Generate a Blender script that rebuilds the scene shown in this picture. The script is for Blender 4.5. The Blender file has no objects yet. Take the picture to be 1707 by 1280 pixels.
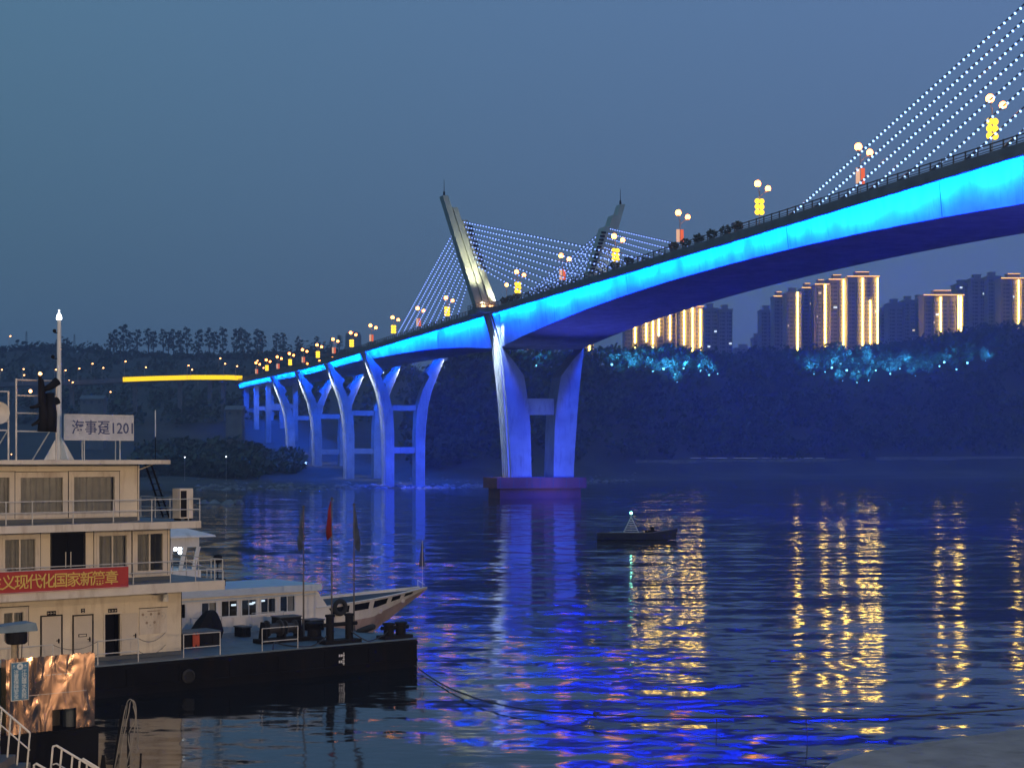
import bpy, bmesh, math, random
from mathutils import Vector, Matrix
R = random.Random(11)
SC = bpy.context.scene
COL = SC.collection
pi = math.pi
F, CX, CY, EYE = 2700.0, 853.5, 765.0, 10.5      # focal length and principal point of the photograph, eye height over the river

# ------------------------------------------------------------------ helpers
def PX(px, py, Y):
    return Vector(((px - CX) / F * Y, Y, EYE - (py - CY) / F * Y))
def lerp(a, b, f): return a + (b - a) * f
def sstep(a, b, x):
    x = min(1, max(0, (x - a) / (b - a))); return x * x * (3 - 2 * x)
def table(tb, x):
    if x <= tb[0][0]: return tb[0][1]
    for (a, b), (c, d) in zip(tb, tb[1:]):
        if x <= c: return lerp(b, d, (x - a) / (c - a))
    return tb[-1][1]
ORD = ['first', 'second', 'third', 'fourth', 'fifth', 'sixth', 'seventh', 'eighth', 'ninth', 'tenth', 'eleventh', 'twelfth', 'thirteenth',
       'fourteenth', 'fifteenth', 'sixteenth', 'seventeenth', 'eighteenth', 'nineteenth', 'twentieth', 'twenty-first', 'twenty-second',
       'twenty-third', 'twenty-fourth', 'twenty-fifth', 'twenty-sixth', 'twenty-seventh', 'twenty-eighth', 'twenty-ninth', 'thirtieth']

class MB:
    """collects faces in world space; build() links them as one mesh object"""
    def __init__(s): s.v = []; s.f = []; s.m = []
    def add(s, vs, fs, mi=0):
        b = len(s.v); s.v += [Vector(v) for v in vs]
        for f in fs: s.f.append([b + i for i in f]); s.m.append(mi)
    def quad(s, a, b, c, d, mi=0): s.add([a, b, c, d], [(0, 1, 2, 3)], mi)
    def hexa(s, p, mi=0):
        s.add(p, [(0, 3, 2, 1), (4, 5, 6, 7), (0, 1, 5, 4), (1, 2, 6, 5), (2, 3, 7, 6), (3, 0, 4, 7)], mi)
    def box(s, a0, a1, b0, b1, c0, c1, fr=lambda x, y, z: Vector((x, y, z)), mi=0):
        s.hexa([fr(a0, b0, c0), fr(a1, b0, c0), fr(a1, b1, c0), fr(a0, b1, c0), fr(a0, b0, c1), fr(a1, b0, c1), fr(a1, b1, c1), fr(a0, b1, c1)], mi)
    def loft(s, rings, closed=True, cap=True, mi=0):
        n = len(rings[0]); b = len(s.v)
        for r in rings: s.v += [Vector(q) for q in r]
        for i in range(len(rings) - 1):
            for j in range(n if closed else n - 1):
                k = (j + 1) % n
                s.f.append([b + i * n + j, b + i * n + k, b + (i + 1) * n + k, b + (i + 1) * n + j]); s.m.append(mi)
        if cap and closed:
            s.f.append([b + j for j in range(n)][::-1]); s.m.append(mi)
            s.f.append([b + (len(rings) - 1) * n + j for j in range(n)]); s.m.append(mi)
    def tube(s, pts, r, n=6, mi=0, r2=None):
        pts = [Vector(p) for p in pts]; rings = []
        for i, p in enumerate(pts):
            d = (pts[min(i + 1, len(pts) - 1)] - pts[max(i - 1, 0)]).normalized()
            ax = Vector((0, 0, 1)) if abs(d.z) < .95 else Vector((1, 0, 0))
            e1 = d.cross(ax).normalized(); e2 = d.cross(e1)
            rr = r if r2 is None else lerp(r, r2, i / max(1, len(pts) - 1))
            rings.append([p + e1 * math.cos(2 * pi * k / n) * rr + e2 * math.sin(2 * pi * k / n) * rr for k in range(n)])
        s.loft(rings, mi=mi)
    def lathe(s, c, prof, n=12, mi=0, ax=(0, 0, 1), ref=None):
        ax = Vector(ax).normalized(); e1 = ax.orthogonal().normalized() if ref is None else Vector(ref).normalized(); e2 = ax.cross(e1)
        c = Vector(c)
        s.loft([[c + ax * h + (e1 * math.cos(2 * pi * k / n) + e2 * math.sin(2 * pi * k / n)) * max(r, 1e-4) for k in range(n)] for r, h in prof], mi=mi)
    def ball(s, c, r, n=8, m=5, mi=0, sz=1):
        s.lathe(c, [(r * math.sin(pi * (i + .001) / (m + .002)), -r * sz * math.cos(pi * i / m)) for i in range(m + 1)], n, mi)
    def poly(s, pts, ext, mi=0):
        """prism: a planar outline and an extrusion vector"""
        pts = [Vector(p) for p in pts]; e = Vector(ext)
        s.loft([pts, [p + e for p in pts]], mi=mi)
    def build(s, name, mat, parent=None, smooth=False, norm=True):
        off = Vector((0, 0, 0)); q = parent
        while q is not None: off += q.location; q = q.parent
        me = bpy.data.meshes.new(name)
        me.from_pydata([v - off for v in s.v], [], s.f)
        for mm in (mat if isinstance(mat, (list, tuple)) else [mat]): me.materials.append(mm)
        if any(s.m): me.polygons.foreach_set('material_index', s.m)
        if smooth: me.polygons.foreach_set('use_smooth', [True] * len(s.f))
        if norm:
            bm = bmesh.new(); bm.from_mesh(me); bmesh.ops.recalc_face_normals(bm, faces=bm.faces[:]); bm.to_mesh(me); bm.free()
        me.update()
        o = bpy.data.objects.new(name, me); COL.objects.link(o)
        if parent: o.parent = parent
        return o

def tag(o, label=None, cat=None, group=None, kind=None):
    if label: o['label'] = label
    if cat: o['category'] = cat
    if group: o['group'] = group
    if kind: o['kind'] = kind
    return o
def thing(name, loc, label, cat, group=None):
    o = bpy.data.objects.new(name, None); COL.objects.link(o); o.location = loc; o.empty_display_size = .2
    return tag(o, label, cat, group)
def copy_tree(o, parent=None):
    c = o.copy(); COL.objects.link(c)
    if parent is not None: c.parent = parent
    for ch in list(o.children):
        if ch.name in COL.objects: copy_tree(ch, c)
    return c
def text_into(mb, body, size, fr, mi=0, depth=.006, align='LEFT', sx=1.0, bold=.010):
    """real lettering: outlines of the glyphs, laid on a plane through fr(x, y, height)"""
    cu = bpy.data.curves.new('lettering', 'FONT'); cu.body = body; cu.size = size; cu.align_x = align; cu.extrude = depth / 2; cu.resolution_u = 2; cu.offset = bold * size
    ob = bpy.data.objects.new('lettering', cu); COL.objects.link(ob)
    bpy.context.view_layer.update()
    me = bpy.data.meshes.new_from_object(ob.evaluated_get(bpy.context.evaluated_depsgraph_get()))
    xs = [v.co.x for v in me.vertices]
    mb.add([fr(v.co.x * sx, v.co.y, v.co.z + depth / 2) for v in me.vertices], [list(p.vertices) for p in me.polygons], mi)
    bpy.data.objects.remove(ob); bpy.data.meshes.remove(me); bpy.data.curves.remove(cu)
    return (min(xs), max(xs)) if xs else (0, 0)

# ------------------------------------------------------------------ materials
def mat(name, col, rough=.6, metal=0., var=.25, scale=1.5, bump=.0, bscale=8., stretch=(1, 1, 1), spec=.5, dirt=None, dscale=.4):
    m = bpy.data.materials.new(name); m.use_nodes = True; nt = m.node_tree; N = nt.nodes; L = nt.links
    p = N['Principled BSDF']; p.inputs['Roughness'].default_value = rough; p.inputs['Metallic'].default_value = metal
    p.inputs['Specular IOR Level'].default_value = spec
    tc = N.new('ShaderNodeNewGeometry'); mp = N.new('ShaderNodeMapping'); mp.inputs['Scale'].default_value = stretch
    L.new(tc.outputs['Position'], mp.inputs['Vector'])
    nz = N.new('ShaderNodeTexNoise'); nz.inputs['Scale'].default_value = scale; nz.inputs['Detail'].default_value = 5
    L.new(mp.outputs[0], nz.inputs['Vector'])
    rp = N.new('ShaderNodeValToRGB'); e = rp.color_ramp.elements
    e[0].position = .3; e[1].position = .72
    e[0].color = [c * (1 - var) for c in col] + [1]; e[1].color = [min(1, c * (1 + var)) for c in col] + [1]
    L.new(nz.outputs['Fac'], rp.inputs['Fac']); out = rp.outputs['Color']
    if dirt:
        n2 = N.new('ShaderNodeTexNoise'); n2.inputs['Scale'].default_value = dscale; n2.inputs['Detail'].default_value = 7; n2.inputs['Roughness'].default_value = .65
        m2 = N.new('ShaderNodeMapping'); m2.inputs['Scale'].default_value = (3, 3, .6); L.new(tc.outputs['Position'], m2.inputs['Vector']); L.new(m2.outputs[0], n2.inputs['Vector'])
        r2 = N.new('ShaderNodeValToRGB'); r2.color_ramp.elements[0].position = .52; r2.color_ramp.elements[1].position = .72
        r2.color_ramp.elements[1].color = (.75, .75, .75, 1)
        L.new(n2.outputs['Fac'], r2.inputs['Fac'])
        mx = N.new('ShaderNodeMix'); mx.data_type = 'RGBA'; mx.inputs[7].default_value = list(dirt) + [1]
        L.new(r2.outputs['Color'], mx.inputs[0]); L.new(out, mx.inputs[6]); out = mx.outputs[2]
    L.new(out, p.inputs['Base Color'])
    if bump:
        nb = N.new('ShaderNodeTexNoise'); nb.inputs['Scale'].default_value = bscale; nb.inputs['Detail'].default_value = 4; L.new(mp.outputs[0], nb.inputs['Vector'])
        bp = N.new('ShaderNodeBump'); bp.inputs['Strength'].default_value = bump; bp.inputs['Distance'].default_value = .05
        L.new(nb.outputs['Fac'], bp.inputs['Height']); L.new(bp.outputs[0], p.inputs['Normal'])
    return m
def emit(name, col, st, sample='AUTO'):
    m = bpy.data.materials.new(name); m.use_nodes = True; nt = m.node_tree
    p = nt.nodes['Principled BSDF']; p.inputs['Base Color'].default_value = [min(1, c) * .6 for c in col] + [1]
    p.inputs['Emission Color'].default_value = list(col) + [1]; p.inputs['Emission Strength'].default_value = st
    m.cycles.emission_sampling = sample
    return m
def glass(name, tint=(.92, .94, .95), opac=.06):
    m = bpy.data.materials.new(name); m.use_nodes = True; nt = m.node_tree; N = nt.nodes; L = nt.links
    for n in list(N):
        if n.type != 'OUTPUT_MATERIAL': N.remove(n)
    o = [n for n in N if n.type == 'OUTPUT_MATERIAL'][0]
    t = N.new('ShaderNodeBsdfTransparent'); t.inputs[0].default_value = list(tint) + [1]
    g = N.new('ShaderNodeBsdfGlossy'); g.inputs['Roughness'].default_value = .03
    mx = N.new('ShaderNodeMixShader'); mx.inputs[0].default_value = opac; L.new(t.outputs[0], mx.inputs[1]); L.new(g.outputs[0], mx.inputs[2])
    L.new(mx.outputs[0], o.inputs[0]); return m

M = {}
M['concrete'] = mat('pale_concrete', (.52, .54, .56), .75, var=.18, scale=.25, bump=.2, bscale=3, dirt=(.27, .28, .29), dscale=.3)
M['pier'] = mat('pier_concrete', (.30, .34, .34), .8, var=.22, scale=.2, bump=.25, bscale=2, dirt=(.15, .16, .16), dscale=.35)
M['seam'] = mat('seam_dark', (.1, .1, .11), .8)
M['edge'] = mat('edge_beam', (.2, .2, .21), .8, var=.2, scale=.3)
M['rail'] = mat('dark_rail', (.10, .085, .075), .5, var=.2)
M['redcap'] = mat('red_oxide_cap', (.24, .06, .05), .8, var=.3, scale=.15, dirt=(.10, .06, .06), dscale=.2)
M['asphalt'] = mat('asphalt', (.05, .05, .05), .85)
M['tower'] = mat('pylon_concrete', (.45, .52, .46), .7, var=.12, scale=.3, bump=.15, bscale=2)
M['dark'] = mat('dark_steel', (.010, .010, .013), .7, var=.3, spec=.12)
M['cable'] = mat('cable_sheath', (.13, .15, .22), .4)
M['pole'] = mat('lamp_pole', (.6, .55, .5), .45, metal=.2)
M['bead'] = emit('cable_bead_light', (.22, .36, 1.0), 2.6, 'NONE')
M['beadc'] = emit('cable_bead_light_cyan', (.32, .56, 1.0), 3.4, 'NONE')
M['globe'] = emit('warm_globe', (1, .26, .045), 20)
M['lantern'] = emit('yellow_lantern', (1, .58, .03), 2.6)
M['redpanel'] = emit('red_lantern_panel', (1, .16, .06), .85)
M['palepanel'] = emit('pale_lantern_panel', (1, .55, .33), .8)
M['led'] = [emit('blue_led_bar', (0.0, .0165, 1.0), 3900), emit('blue_led_bar_dim', (0.0, .0145, 1.0), 2000), emit('blue_led_bar_bright', (0.0, .0175, 1.0), 6000),
            emit('approach_led_bar', (0.0, .075, 1.0), 700), emit('approach_led_bar_dim', (0.0, .07, 1.0), 420), emit('approach_led_bar_bright', (0.0, .08, 1.0), 1150)]
M['yled'] = emit('yellow_led_band', (1, .62, .0), 1.6)
M['strip'] = emit('warm_facade_strip', (1, .66, .11), 24)
M['rooflight'] = emit('roof_edge_light', (1, .5, .14), 2.6)
M['smallwarm'] = emit('small_warm_lamp', (1, .42, .14), 9)
M['smallwhite'] = emit('small_white_lamp', (.8, .9, 1), 7)
M['flood'] = emit('cyan_flood_lens', (.2, .7, 1.0), 5)
M['cream'] = mat('cream_paint', (.72, .63, .48), .5, var=.08, scale=.8, dirt=(.40, .30, .20), dscale=.45, bump=.12, bscale=1.3)
M['creamtrim'] = mat('cream_trim', (.66, .59, .49), .5, var=.1, scale=1, dirt=(.36, .27, .19), dscale=.6)
M['deckblue'] = mat('blue_grey_deck_paint', (.10, .145, .18), .5, var=.2, scale=.7, dirt=(.05, .06, .07), dscale=.5)
M['hull'] = mat('black_hull', (.006, .007, .010), .8, var=.35, spec=.06, scale=.6, dirt=(.016, .011, .009), dscale=.5, bump=.12, bscale=2)
M['skirt'] = mat('dark_skirt', (.06, .075, .09), .5, var=.2)
M['white'] = mat('white_paint', (.72, .72, .70), .45, var=.06, scale=2, dirt=(.5, .47, .42), dscale=.8)
M['whitehull'] = mat('white_hull', (.76, .72, .66), .45, var=.06, scale=.7, dirt=(.45, .36, .30), dscale=.5)
M['pinkhull'] = mat('red_boot_paint', (.44, .34, .32), .6, var=.2, scale=.8, dirt=(.33, .20, .17), dscale=.6)
M['railw'] = mat('pale_rail_paint', (.55, .53, .49), .45, var=.1)
M['curtain'] = mat('beige_curtain', (.36, .32, .26), .9, var=.1, scale=3)
M['door'] = mat('cream_door', (.60, .53, .43), .45, var=.05)
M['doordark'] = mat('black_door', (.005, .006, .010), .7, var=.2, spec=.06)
M['gap'] = mat('dark_gap', (.02, .018, .016), .8)
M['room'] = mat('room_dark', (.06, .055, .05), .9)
M['red'] = mat('red_banner_cloth', (.42, .035, .028), .75, var=.12, scale=2, bump=.3, bscale=3)
M['gold'] = mat('yellow_lettering', (.72, .47, .10), .6, var=.05)
M['navy'] = mat('navy_lettering', (.04, .06, .16), .5, var=.1)
M['signface'] = mat('crinkled_sign_film', (.50, .50, .52), .22, var=.1, scale=3, bump=.9, bscale=7)
M['glass'] = glass('window_glass')
M['tyre'] = mat('tyre_rubber', (.02, .02, .02), .8)
M['orange'] = mat('orange_vest', (.55, .08, .03), .7)
M['rope'] = mat('grey_rope', (.16, .15, .13), .8)
M['hose'] = mat('pale_hose', (.20, .185, .16), .6)
M['wire'] = mat('dark_wire_rope', (.03, .03, .035), .7)
M['bluesign'] = mat('blue_sign_paint', (.03, .15, .27), .45, var=.1)
M['signtext'] = mat('pale_sign_letter', (.55, .62, .62), .5, var=.03)
M['hood'] = mat('blue_grey_hood', (.12, .19, .25), .5)
M['sampan'] = mat('navy_boat_paint', (.03, .04, .09), .5, var=.2)
M['flagred'] = mat('red_flag_cloth', (.35, .03, .03), .8)
M['flaggrey'] = mat('grey_blue_flag_cloth', (.10, .125, .18), .8)
M['flagnavy'] = mat('navy_flag_cloth', (.05, .06, .15), .8)
M['bark'] = mat('bark', (.06, .045, .035), .9)
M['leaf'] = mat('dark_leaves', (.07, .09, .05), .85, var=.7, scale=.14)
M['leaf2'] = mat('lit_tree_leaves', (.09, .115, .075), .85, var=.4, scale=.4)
M['ramp'] = mat('ramp_concrete', (.25, .24, .23), .9, var=.2, scale=.7, bump=.5, bscale=3, dirt=(.13, .125, .115), dscale=.35)
M['hill'] = mat('hillside_soil', (.062, .058, .046), .95, var=.4, scale=.03)
M['bank'] = mat('pale_bank_concrete', (.24, .23, .21), .9, var=.25, scale=.2)
M['stone'] = mat('shore_stone', (.22, .21, .2), .9, var=.4, scale=.3)
M['quay'] = mat('quay_concrete', (.13, .12, .11), .85, var=.25, scale=.5, bump=.5, bscale=3, dirt=(.06, .06, .05), dscale=.3)
M['facade'] = mat('grey_facade', (.36, .33, .33), .8, var=.12, scale=.06)
M['facade2'] = mat('beige_facade', (.40, .32, .26), .8, var=.12, scale=.06)
M['winrow'] = mat('dark_window_glass', (.11, .11, .12), .3, var=.3)
M['litwin'] = emit('lit_window', (1, .72, .42), 1.0, 'NONE')
M['litwinw'] = emit('lit_window_white', (.75, .88, 1), 1.3, 'NONE')

def copper_mat():
    m = mat('crumpled_copper_sheet', (.50, .30, .19), .30, metal=1., var=.12, scale=.6, bump=0)
    nt = m.node_tree; N = nt.nodes; L = nt.links; p = N['Principled BSDF']
    g = N.new('ShaderNodeNewGeometry'); mp = N.new('ShaderNodeMapping'); mp.inputs['Scale'].default_value = (1.5, 1.5, .55); L.new(g.outputs['Position'], mp.inputs[0])
    a = N.new('ShaderNodeTexNoise'); a.inputs['Scale'].default_value = 1.5; a.inputs['Detail'].default_value = 1.5; a.inputs['Distortion'].default_value = .8; L.new(mp.outputs[0], a.inputs[0])
    b = N.new('ShaderNodeBump'); b.inputs['Strength'].default_value = 1.; b.inputs['Distance'].default_value = .13
    L.new(a.outputs['Fac'], b.inputs['Height']); L.new(b.outputs[0], p.inputs['Normal'])
    q = N.new('ShaderNodeTexNoise'); q.inputs['Scale'].default_value = .9; L.new(mp.outputs[0], q.inputs[0]); qr = N.new('ShaderNodeMapRange'); qr.inputs[1].default_value = .4; qr.inputs[2].default_value = .6; qr.inputs[3].default_value = .16; qr.inputs[4].default_value = .45; L.new(q.outputs['Fac'], qr.inputs[0]); L.new(qr.outputs[0], p.inputs['Roughness'])
    return m
M['copper'] = copper_mat()

def water_mat():
    m = bpy.data.materials.new('river_water'); m.use_nodes = True; nt = m.node_tree; N = nt.nodes; L = nt.links
    p = N['Principled BSDF']; p.inputs['Base Color'].default_value = (.006, .012, .016, 1); p.inputs['Roughness'].default_value = .075; p.inputs['IOR'].default_value = 1.62
    g = N.new('ShaderNodeNewGeometry')
    def noise(scale, detail, stretch, dist=0., rough=.5, seed=0.):
        mp = N.new('ShaderNodeMapping'); mp.inputs['Scale'].default_value = stretch; mp.inputs['Location'].default_value = (seed, seed * 1.7, seed * .3); L.new(g.outputs['Position'], mp.inputs[0])
        n = N.new('ShaderNodeTexNoise'); n.inputs['Scale'].default_value = scale; n.inputs['Detail'].default_value = detail; n.inputs['Distortion'].default_value = dist; n.inputs['Roughness'].default_value = rough
        L.new(mp.outputs[0], n.inputs['Vector']); return n
    def vm(op, a, b):
        n = N.new('ShaderNodeVectorMath'); n.operation = op
        for i, x in ((0, a), (1, b)):
            if isinstance(x, (tuple, list)): n.inputs[i].default_value = x
            else: L.new(x, n.inputs[i])
        return n.outputs[0]
    def slope(n, amp):
        return vm('MULTIPLY', vm('SUBTRACT', n.outputs['Color'], (.5, .5, .5)), amp)
    # wave slopes taken straight from noise vectors: long swell, chop and fine ripples
    s1 = slope(noise(.15, 2, (.45, 1, 1), .4), (.05, .12, 0))
    s2 = slope(noise(.42, 2, (.42, 1, 1), .4, seed=31), (.06, .19, 0))
    s3 = slope(noise(1.5, 2, (.5, 1, 1), .3, seed=77), (.07, .17, 0))
    # gusty patches where the ripples grow
    gm = noise(.018, 3, (.5, 1.6, 1), .6, seed=9)
    rp = N.new('ShaderNodeMapRange'); rp.inputs[1].default_value = .36; rp.inputs[2].default_value = .64; rp.inputs[3].default_value = .42; rp.inputs[4].default_value = 1.2
    L.new(gm.outputs['Fac'], rp.inputs[0])
    s23 = vm('ADD', s2, s3)
    sc = N.new('ShaderNodeVectorMath'); sc.operation = 'SCALE'; L.new(s23, sc.inputs[0]); L.new(rp.outputs[0], sc.inputs['Scale'])
    # wake rings of the small boat
    mp = N.new('ShaderNodeMapping'); mp.inputs['Location'].default_value = (-22, -205, 0); L.new(g.outputs['Position'], mp.inputs[0])
    wv = N.new('ShaderNodeTexWave'); wv.wave_type = 'RINGS'; wv.rings_direction = 'SPHERICAL'; wv.inputs['Scale'].default_value = .065; wv.inputs['Distortion'].default_value = 2.5; wv.inputs['Detail'].default_value = 1; wv.inputs['Detail Scale'].default_value = .6
    L.new(mp.outputs[0], wv.inputs['Vector'])
    wsub = N.new('ShaderNodeMath'); wsub.operation = 'SUBTRACT'; L.new(wv.outputs['Fac'], wsub.inputs[0]); wsub.inputs[1].default_value = .5
    wc = N.new('ShaderNodeCombineXYZ'); wmul = N.new('ShaderNodeMath'); wmul.operation = 'MULTIPLY'; L.new(wsub.outputs[0], wmul.inputs[0]); wmul.inputs[1].default_value = .022
    L.new(wmul.outputs[0], wc.inputs[1])
    tot = vm('ADD', vm('ADD', s1, sc.outputs[0]), vm('ADD', wc.outputs[0], (0, 0, 1)))
    nn = N.new('ShaderNodeVectorMath'); nn.operation = 'NORMALIZE'; L.new(tot, nn.inputs[0])
    L.new(nn.outputs[0], p.inputs['Normal'])
    return m
M['water'] = water_mat()

# ------------------------------------------------------------------ far bank terrain
BANK = [(-900, 500), (0, 540), (480, 556), (800, 590), (1000, 720), (1200, 830), (1707, 900), (2700, 1000)]
RIDGE = [(700, 612), (860, 612), (980, 612), (1100, 602), (1220, 612), (1330, 604), (1480, 594), (1560, 582), (1640, 566), (1707, 562), (2700, 540)]
ZL = [(-60, -6), (0, -.4), (10, .5), (25, 1.6), (110, 3), (175, 9), (240, 12.5), (340, 30), (500, 50), (800, 97), (1000, 100), (2600, 90)]
FR = [(-60, -.08), (0, -.004), (25, .02), (60, .05), (70, .115), (85, .12), (130, .42), (190, .80), (240, 1.0), (300, 1.03), (2600, .9)]
def ground(X, Y):
    a = X / max(Y, 50) * F + CX
    q = Y - table(BANK, a)
    zl = table(ZL, q) * (1 + .03 * math.sin(a * .011 + 1)) if q > 240 else table(ZL, q)
    yr = table(BANK, a) + 240
    zr = table(FR, q) * (EYE + (CY - table(RIDGE, a)) * yr / F)
    b = sstep(640, 790, a)
    w = .6 * math.sin(X * .05 + 2) * math.sin(Y * .043) + .35 * math.sin(X * .13) * math.sin(Y * .11 + 1)
    return lerp(zl, zr, b) + (w * sstep(0, 60, q) * 1.6 if q > 0 else 0)
def hit(px, py, y0=480, y1=2200):
    Y = y0
    while Y < y1:
        p = PX(px, py, Y)
        if p.z <= ground(p.x, p.y): return p
        Y += 4
    return PX(px, py, y1)
mb = MB()
qs = [-60, -20, -6, 0, 4, 10, 16, 25, 40, 60, 65, 70, 85, 100, 115, 130, 150, 175, 190, 210, 240, 270, 300, 340, 400, 450, 500, 570, 650, 720, 800, 900, 1000, 1300, 1800, 2600]
aa = [i * 22 - 900 for i in range(int(3600 / 22) + 1)]
for i, a in enumerate(aa):
    for q in qs:
        Y = table(BANK, a) + q; X = (a - CX) / F * Y
        mb.v.append(Vector((X, Y, ground(X, Y))))
nq = len(qs)
for i in range(len(aa) - 1):
    for j in range(nq - 1):
        mb.f.append([i * nq + j, (i + 1) * nq + j, (i + 1) * nq + j + 1, i * nq + j + 1]); mb.m.append(0)
tag(mb.build('hillside', M['hill'], smooth=True), kind='structure')

mb = MB(); mb.quad((-2500, -20, 0), (2500, -20, 0), (2500, 1500, 0), (-2500, 1500, 0))
tag(mb.build('water', M['water']), kind='structure')
mb = MB()                                              # near bank under the camera, just below the frame
for x0, x1 in ((-160, 160),):
    mb.loft([[(x0, -60, 8.9), (x0, 5, 8.9), (x0, 44, -.4), (x0, -60, -.6)], [(x1, -60, 8.9), (x1, 5, 8.9), (x1, 44, -.4), (x1, -60, -.6)]])
tag(mb.build('embankment', M['quay']), kind='structure')

# shore stones and pale bank strips
mb = MB()
for k in range(420):
    a = R.uniform(330, 1060); Yb = table(BANK, a); q = R.uniform(-1, 16) if R.random() < .75 else R.uniform(10, 60); Y = Yb + q; X = (a - CX) / F * Y
    r = R.uniform(.35, 1.5) * (1 if q < 20 else .6); z = max(ground(X, Y), -.1)
    mb.lathe((X, Y, z - .3 * r), [(r * .8, 0), (r * R.uniform(.9, 1.3), r * .4), (r * .5, r * R.uniform(.6, .95)), (.01, r * .95)], 6)
tag(mb.build('shore_rubble', M['stone']), kind='stuff')

def embank(name, pts, h, label, m, th=1.2):
    P = [hit(*p) for p in pts]
    o = MB()
    for A, B in zip(P, P[1:]):
        d = Vector((0, th, 0))
        o.hexa([A - Vector((0, 0, 2)), B - Vector((0, 0, 2)), B + d - Vector((0, 0, 2)), A + d - Vector((0, 0, 2)), A + Vector((0, 0, h)), B + Vector((0, 0, h)), B + d + Vector((0, 0, h)), A + d + Vector((0, 0, h))])
    return tag(o.build(name, m), label, 'wall')
embank('retaining_wall', [(1060, 772), (1180, 771), (1300, 770), (1420, 769)], 1.6, 'low pale retaining wall at the foot of the dark wooded hill', M['bank'])
embank('retaining_wall', [(1460, 768), (1560, 768), (1640, 767), (1740, 767)], 2.4, 'weathered grey retaining wall below the hill, beyond the dashed railing lights', M['bank'])
embank('revetment', [(285, 779), (330, 778), (395, 776)], 2.2, 'pale concrete revetment on the bank behind the barge roof sign', M['bank'])
# lit dashes of the riverside railing
for k, (x0, x1) in enumerate(((1151, 1168), (1176, 1212), (1222, 1262), (1270, 1312), (1326, 1354), (1360, 1374))):
    o = MB(); A = hit(x0, 769); B = hit(x1, 769)
    A.z += 1.9; B.z += 1.9; A.y -= 1; B.y -= 1
    o.tube([A, B], .16, 5)
    tag(o.build('railing_light', emit('railing_glow_%d' % k, (.45, .55, .8), .28, 'NONE')), 'thin glowing rail length along the riverside wall, %s from the bridge pier' % ORD[k], 'light', 'railing lights along the far river wall')

# ------------------------------------------------------------------ foliage
def leaf_cloud(mb, c, rx, ry, rz, n, size, rnd, mi=0):
    for k in range(n):
        th = rnd.uniform(0, 2 * pi); u = rnd.uniform(-1, 1); rr = rnd.uniform(.55, 1.05) ** .6
        p = Vector((c[0] + rx * rr * math.sqrt(1 - u * u) * math.cos(th), c[1] + ry * rr * math.sqrt(1 - u * u) * math.sin(th), c[2] + rz * rr * u))
        a = Vector((rnd.uniform(-1, 1), rnd.uniform(-1, 1), rnd.uniform(-1, 1))).normalized(); b = a.orthogonal().normalized(); s = size * rnd.uniform(.5, 1.25)
        q = a.cross(b)
        mb.add([p + b * s, p + q * s * .6, p - b * s, p - q * s * .6], [(0, 1, 2, 3)], mi)
def make_tree(name, loc, label, cat, group, h, spread, seed, feathery, leafm):
    rn = random.Random(seed); loc = Vector(loc)
    t = thing(name, loc, label, cat, group)
    tr = MB(); top = loc + Vector((rn.uniform(-.4, .4), rn.uniform(-.4, .4), h * .93))
    tr.tube([loc - Vector((0, 0, 1)), lerp(loc, top, .5) + Vector((rn.uniform(-.3, .3), 0, 0)), top], h * .022, 6, r2=.05)
    cr = MB(); n = 11 if feathery else 9
    for k in range(n):
        f = lerp(.36 if feathery else .3, 1., (k + .5) / n); c = lerp(loc, top, f)
        ang = k * 2.4 + rn.uniform(-.4, .4)
        wid = spread * (math.sin(pi * min(1, (f - .22) / .82)) ** .7) * rn.uniform(.55, 1.05)
        tip = c + Vector((math.cos(ang) * wid * .75, math.sin(ang) * wid * .75, h * .05))
        tr.tube([lerp(loc, top, f - .1), tip], h * .008, 4, r2=.03)
        r = spread * (rn.uniform(.24, .42) if feathery else rn.uniform(.34, .55))
        leaf_cloud(cr, tip, r, r, r * (.75 if feathery else .9), 26 if feathery else 60, .7 if feathery else .8, rn)
    tr.build('trunk', M['bark'], t); cr.build('crown', leafm, t, norm=False)
    return t
protos = {}
def tree(kind, loc, label, group, h, rot):
    """copies of four grown trees of each kind, scaled and turned"""
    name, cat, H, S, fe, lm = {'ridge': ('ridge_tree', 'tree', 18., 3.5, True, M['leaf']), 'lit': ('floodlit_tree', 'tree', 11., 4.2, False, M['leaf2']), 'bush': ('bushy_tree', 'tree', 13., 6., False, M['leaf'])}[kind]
    key = (kind, R.randrange(4))
    if key not in protos:
        t = protos[key] = make_tree(name, loc, label, cat, group, H, S, hash(kind[0]) % 7 + key[1] * 13 + len(kind), fe, lm)
    else:
        t = copy_tree(protos[key]); t.location = loc; t['label'] = label; t['group'] = group
    s = h / H; t.scale = (s * R.uniform(.85, 1.15), s * R.uniform(.85, 1.15), s); t.rotation_euler.z = rot
    return t
def ridge_pt(px, Y): return Vector(((px - CX) / F * Y, Y, 0))
RT = [(184, 556), (190, 549), (205, 541), (217, 552), (229, 549), (247, 547), (256, 552), (272, 548), (281, 553), (289, 548), (301, 551), (312, 545), (331, 549), (349, 546), (357, 553), (372, 545), (395, 548), (404, 546), (413, 553), (430, 548), (438, 552), (461, 555), (472, 554), (497, 560), (528, 560), (552, 563), (566, 558), (598, 566), (618, 567)]
for k, (x, yt) in enumerate(RT):
    Y = 1365 + R.uniform(-20, 25); z = EYE + (CY - 584) * Y / F; p = ridge_pt(x, Y); p.z = min(z, ground(p.x, Y) - .3)
    h = EYE + (CY - yt) * Y / F - p.z
    tree('ridge', p, 'dark feathery tree on the ridge skyline, %s counted from the mast' % ORD[k], 'trees along the ridge skyline', h, R.uniform(0, 6))

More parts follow.
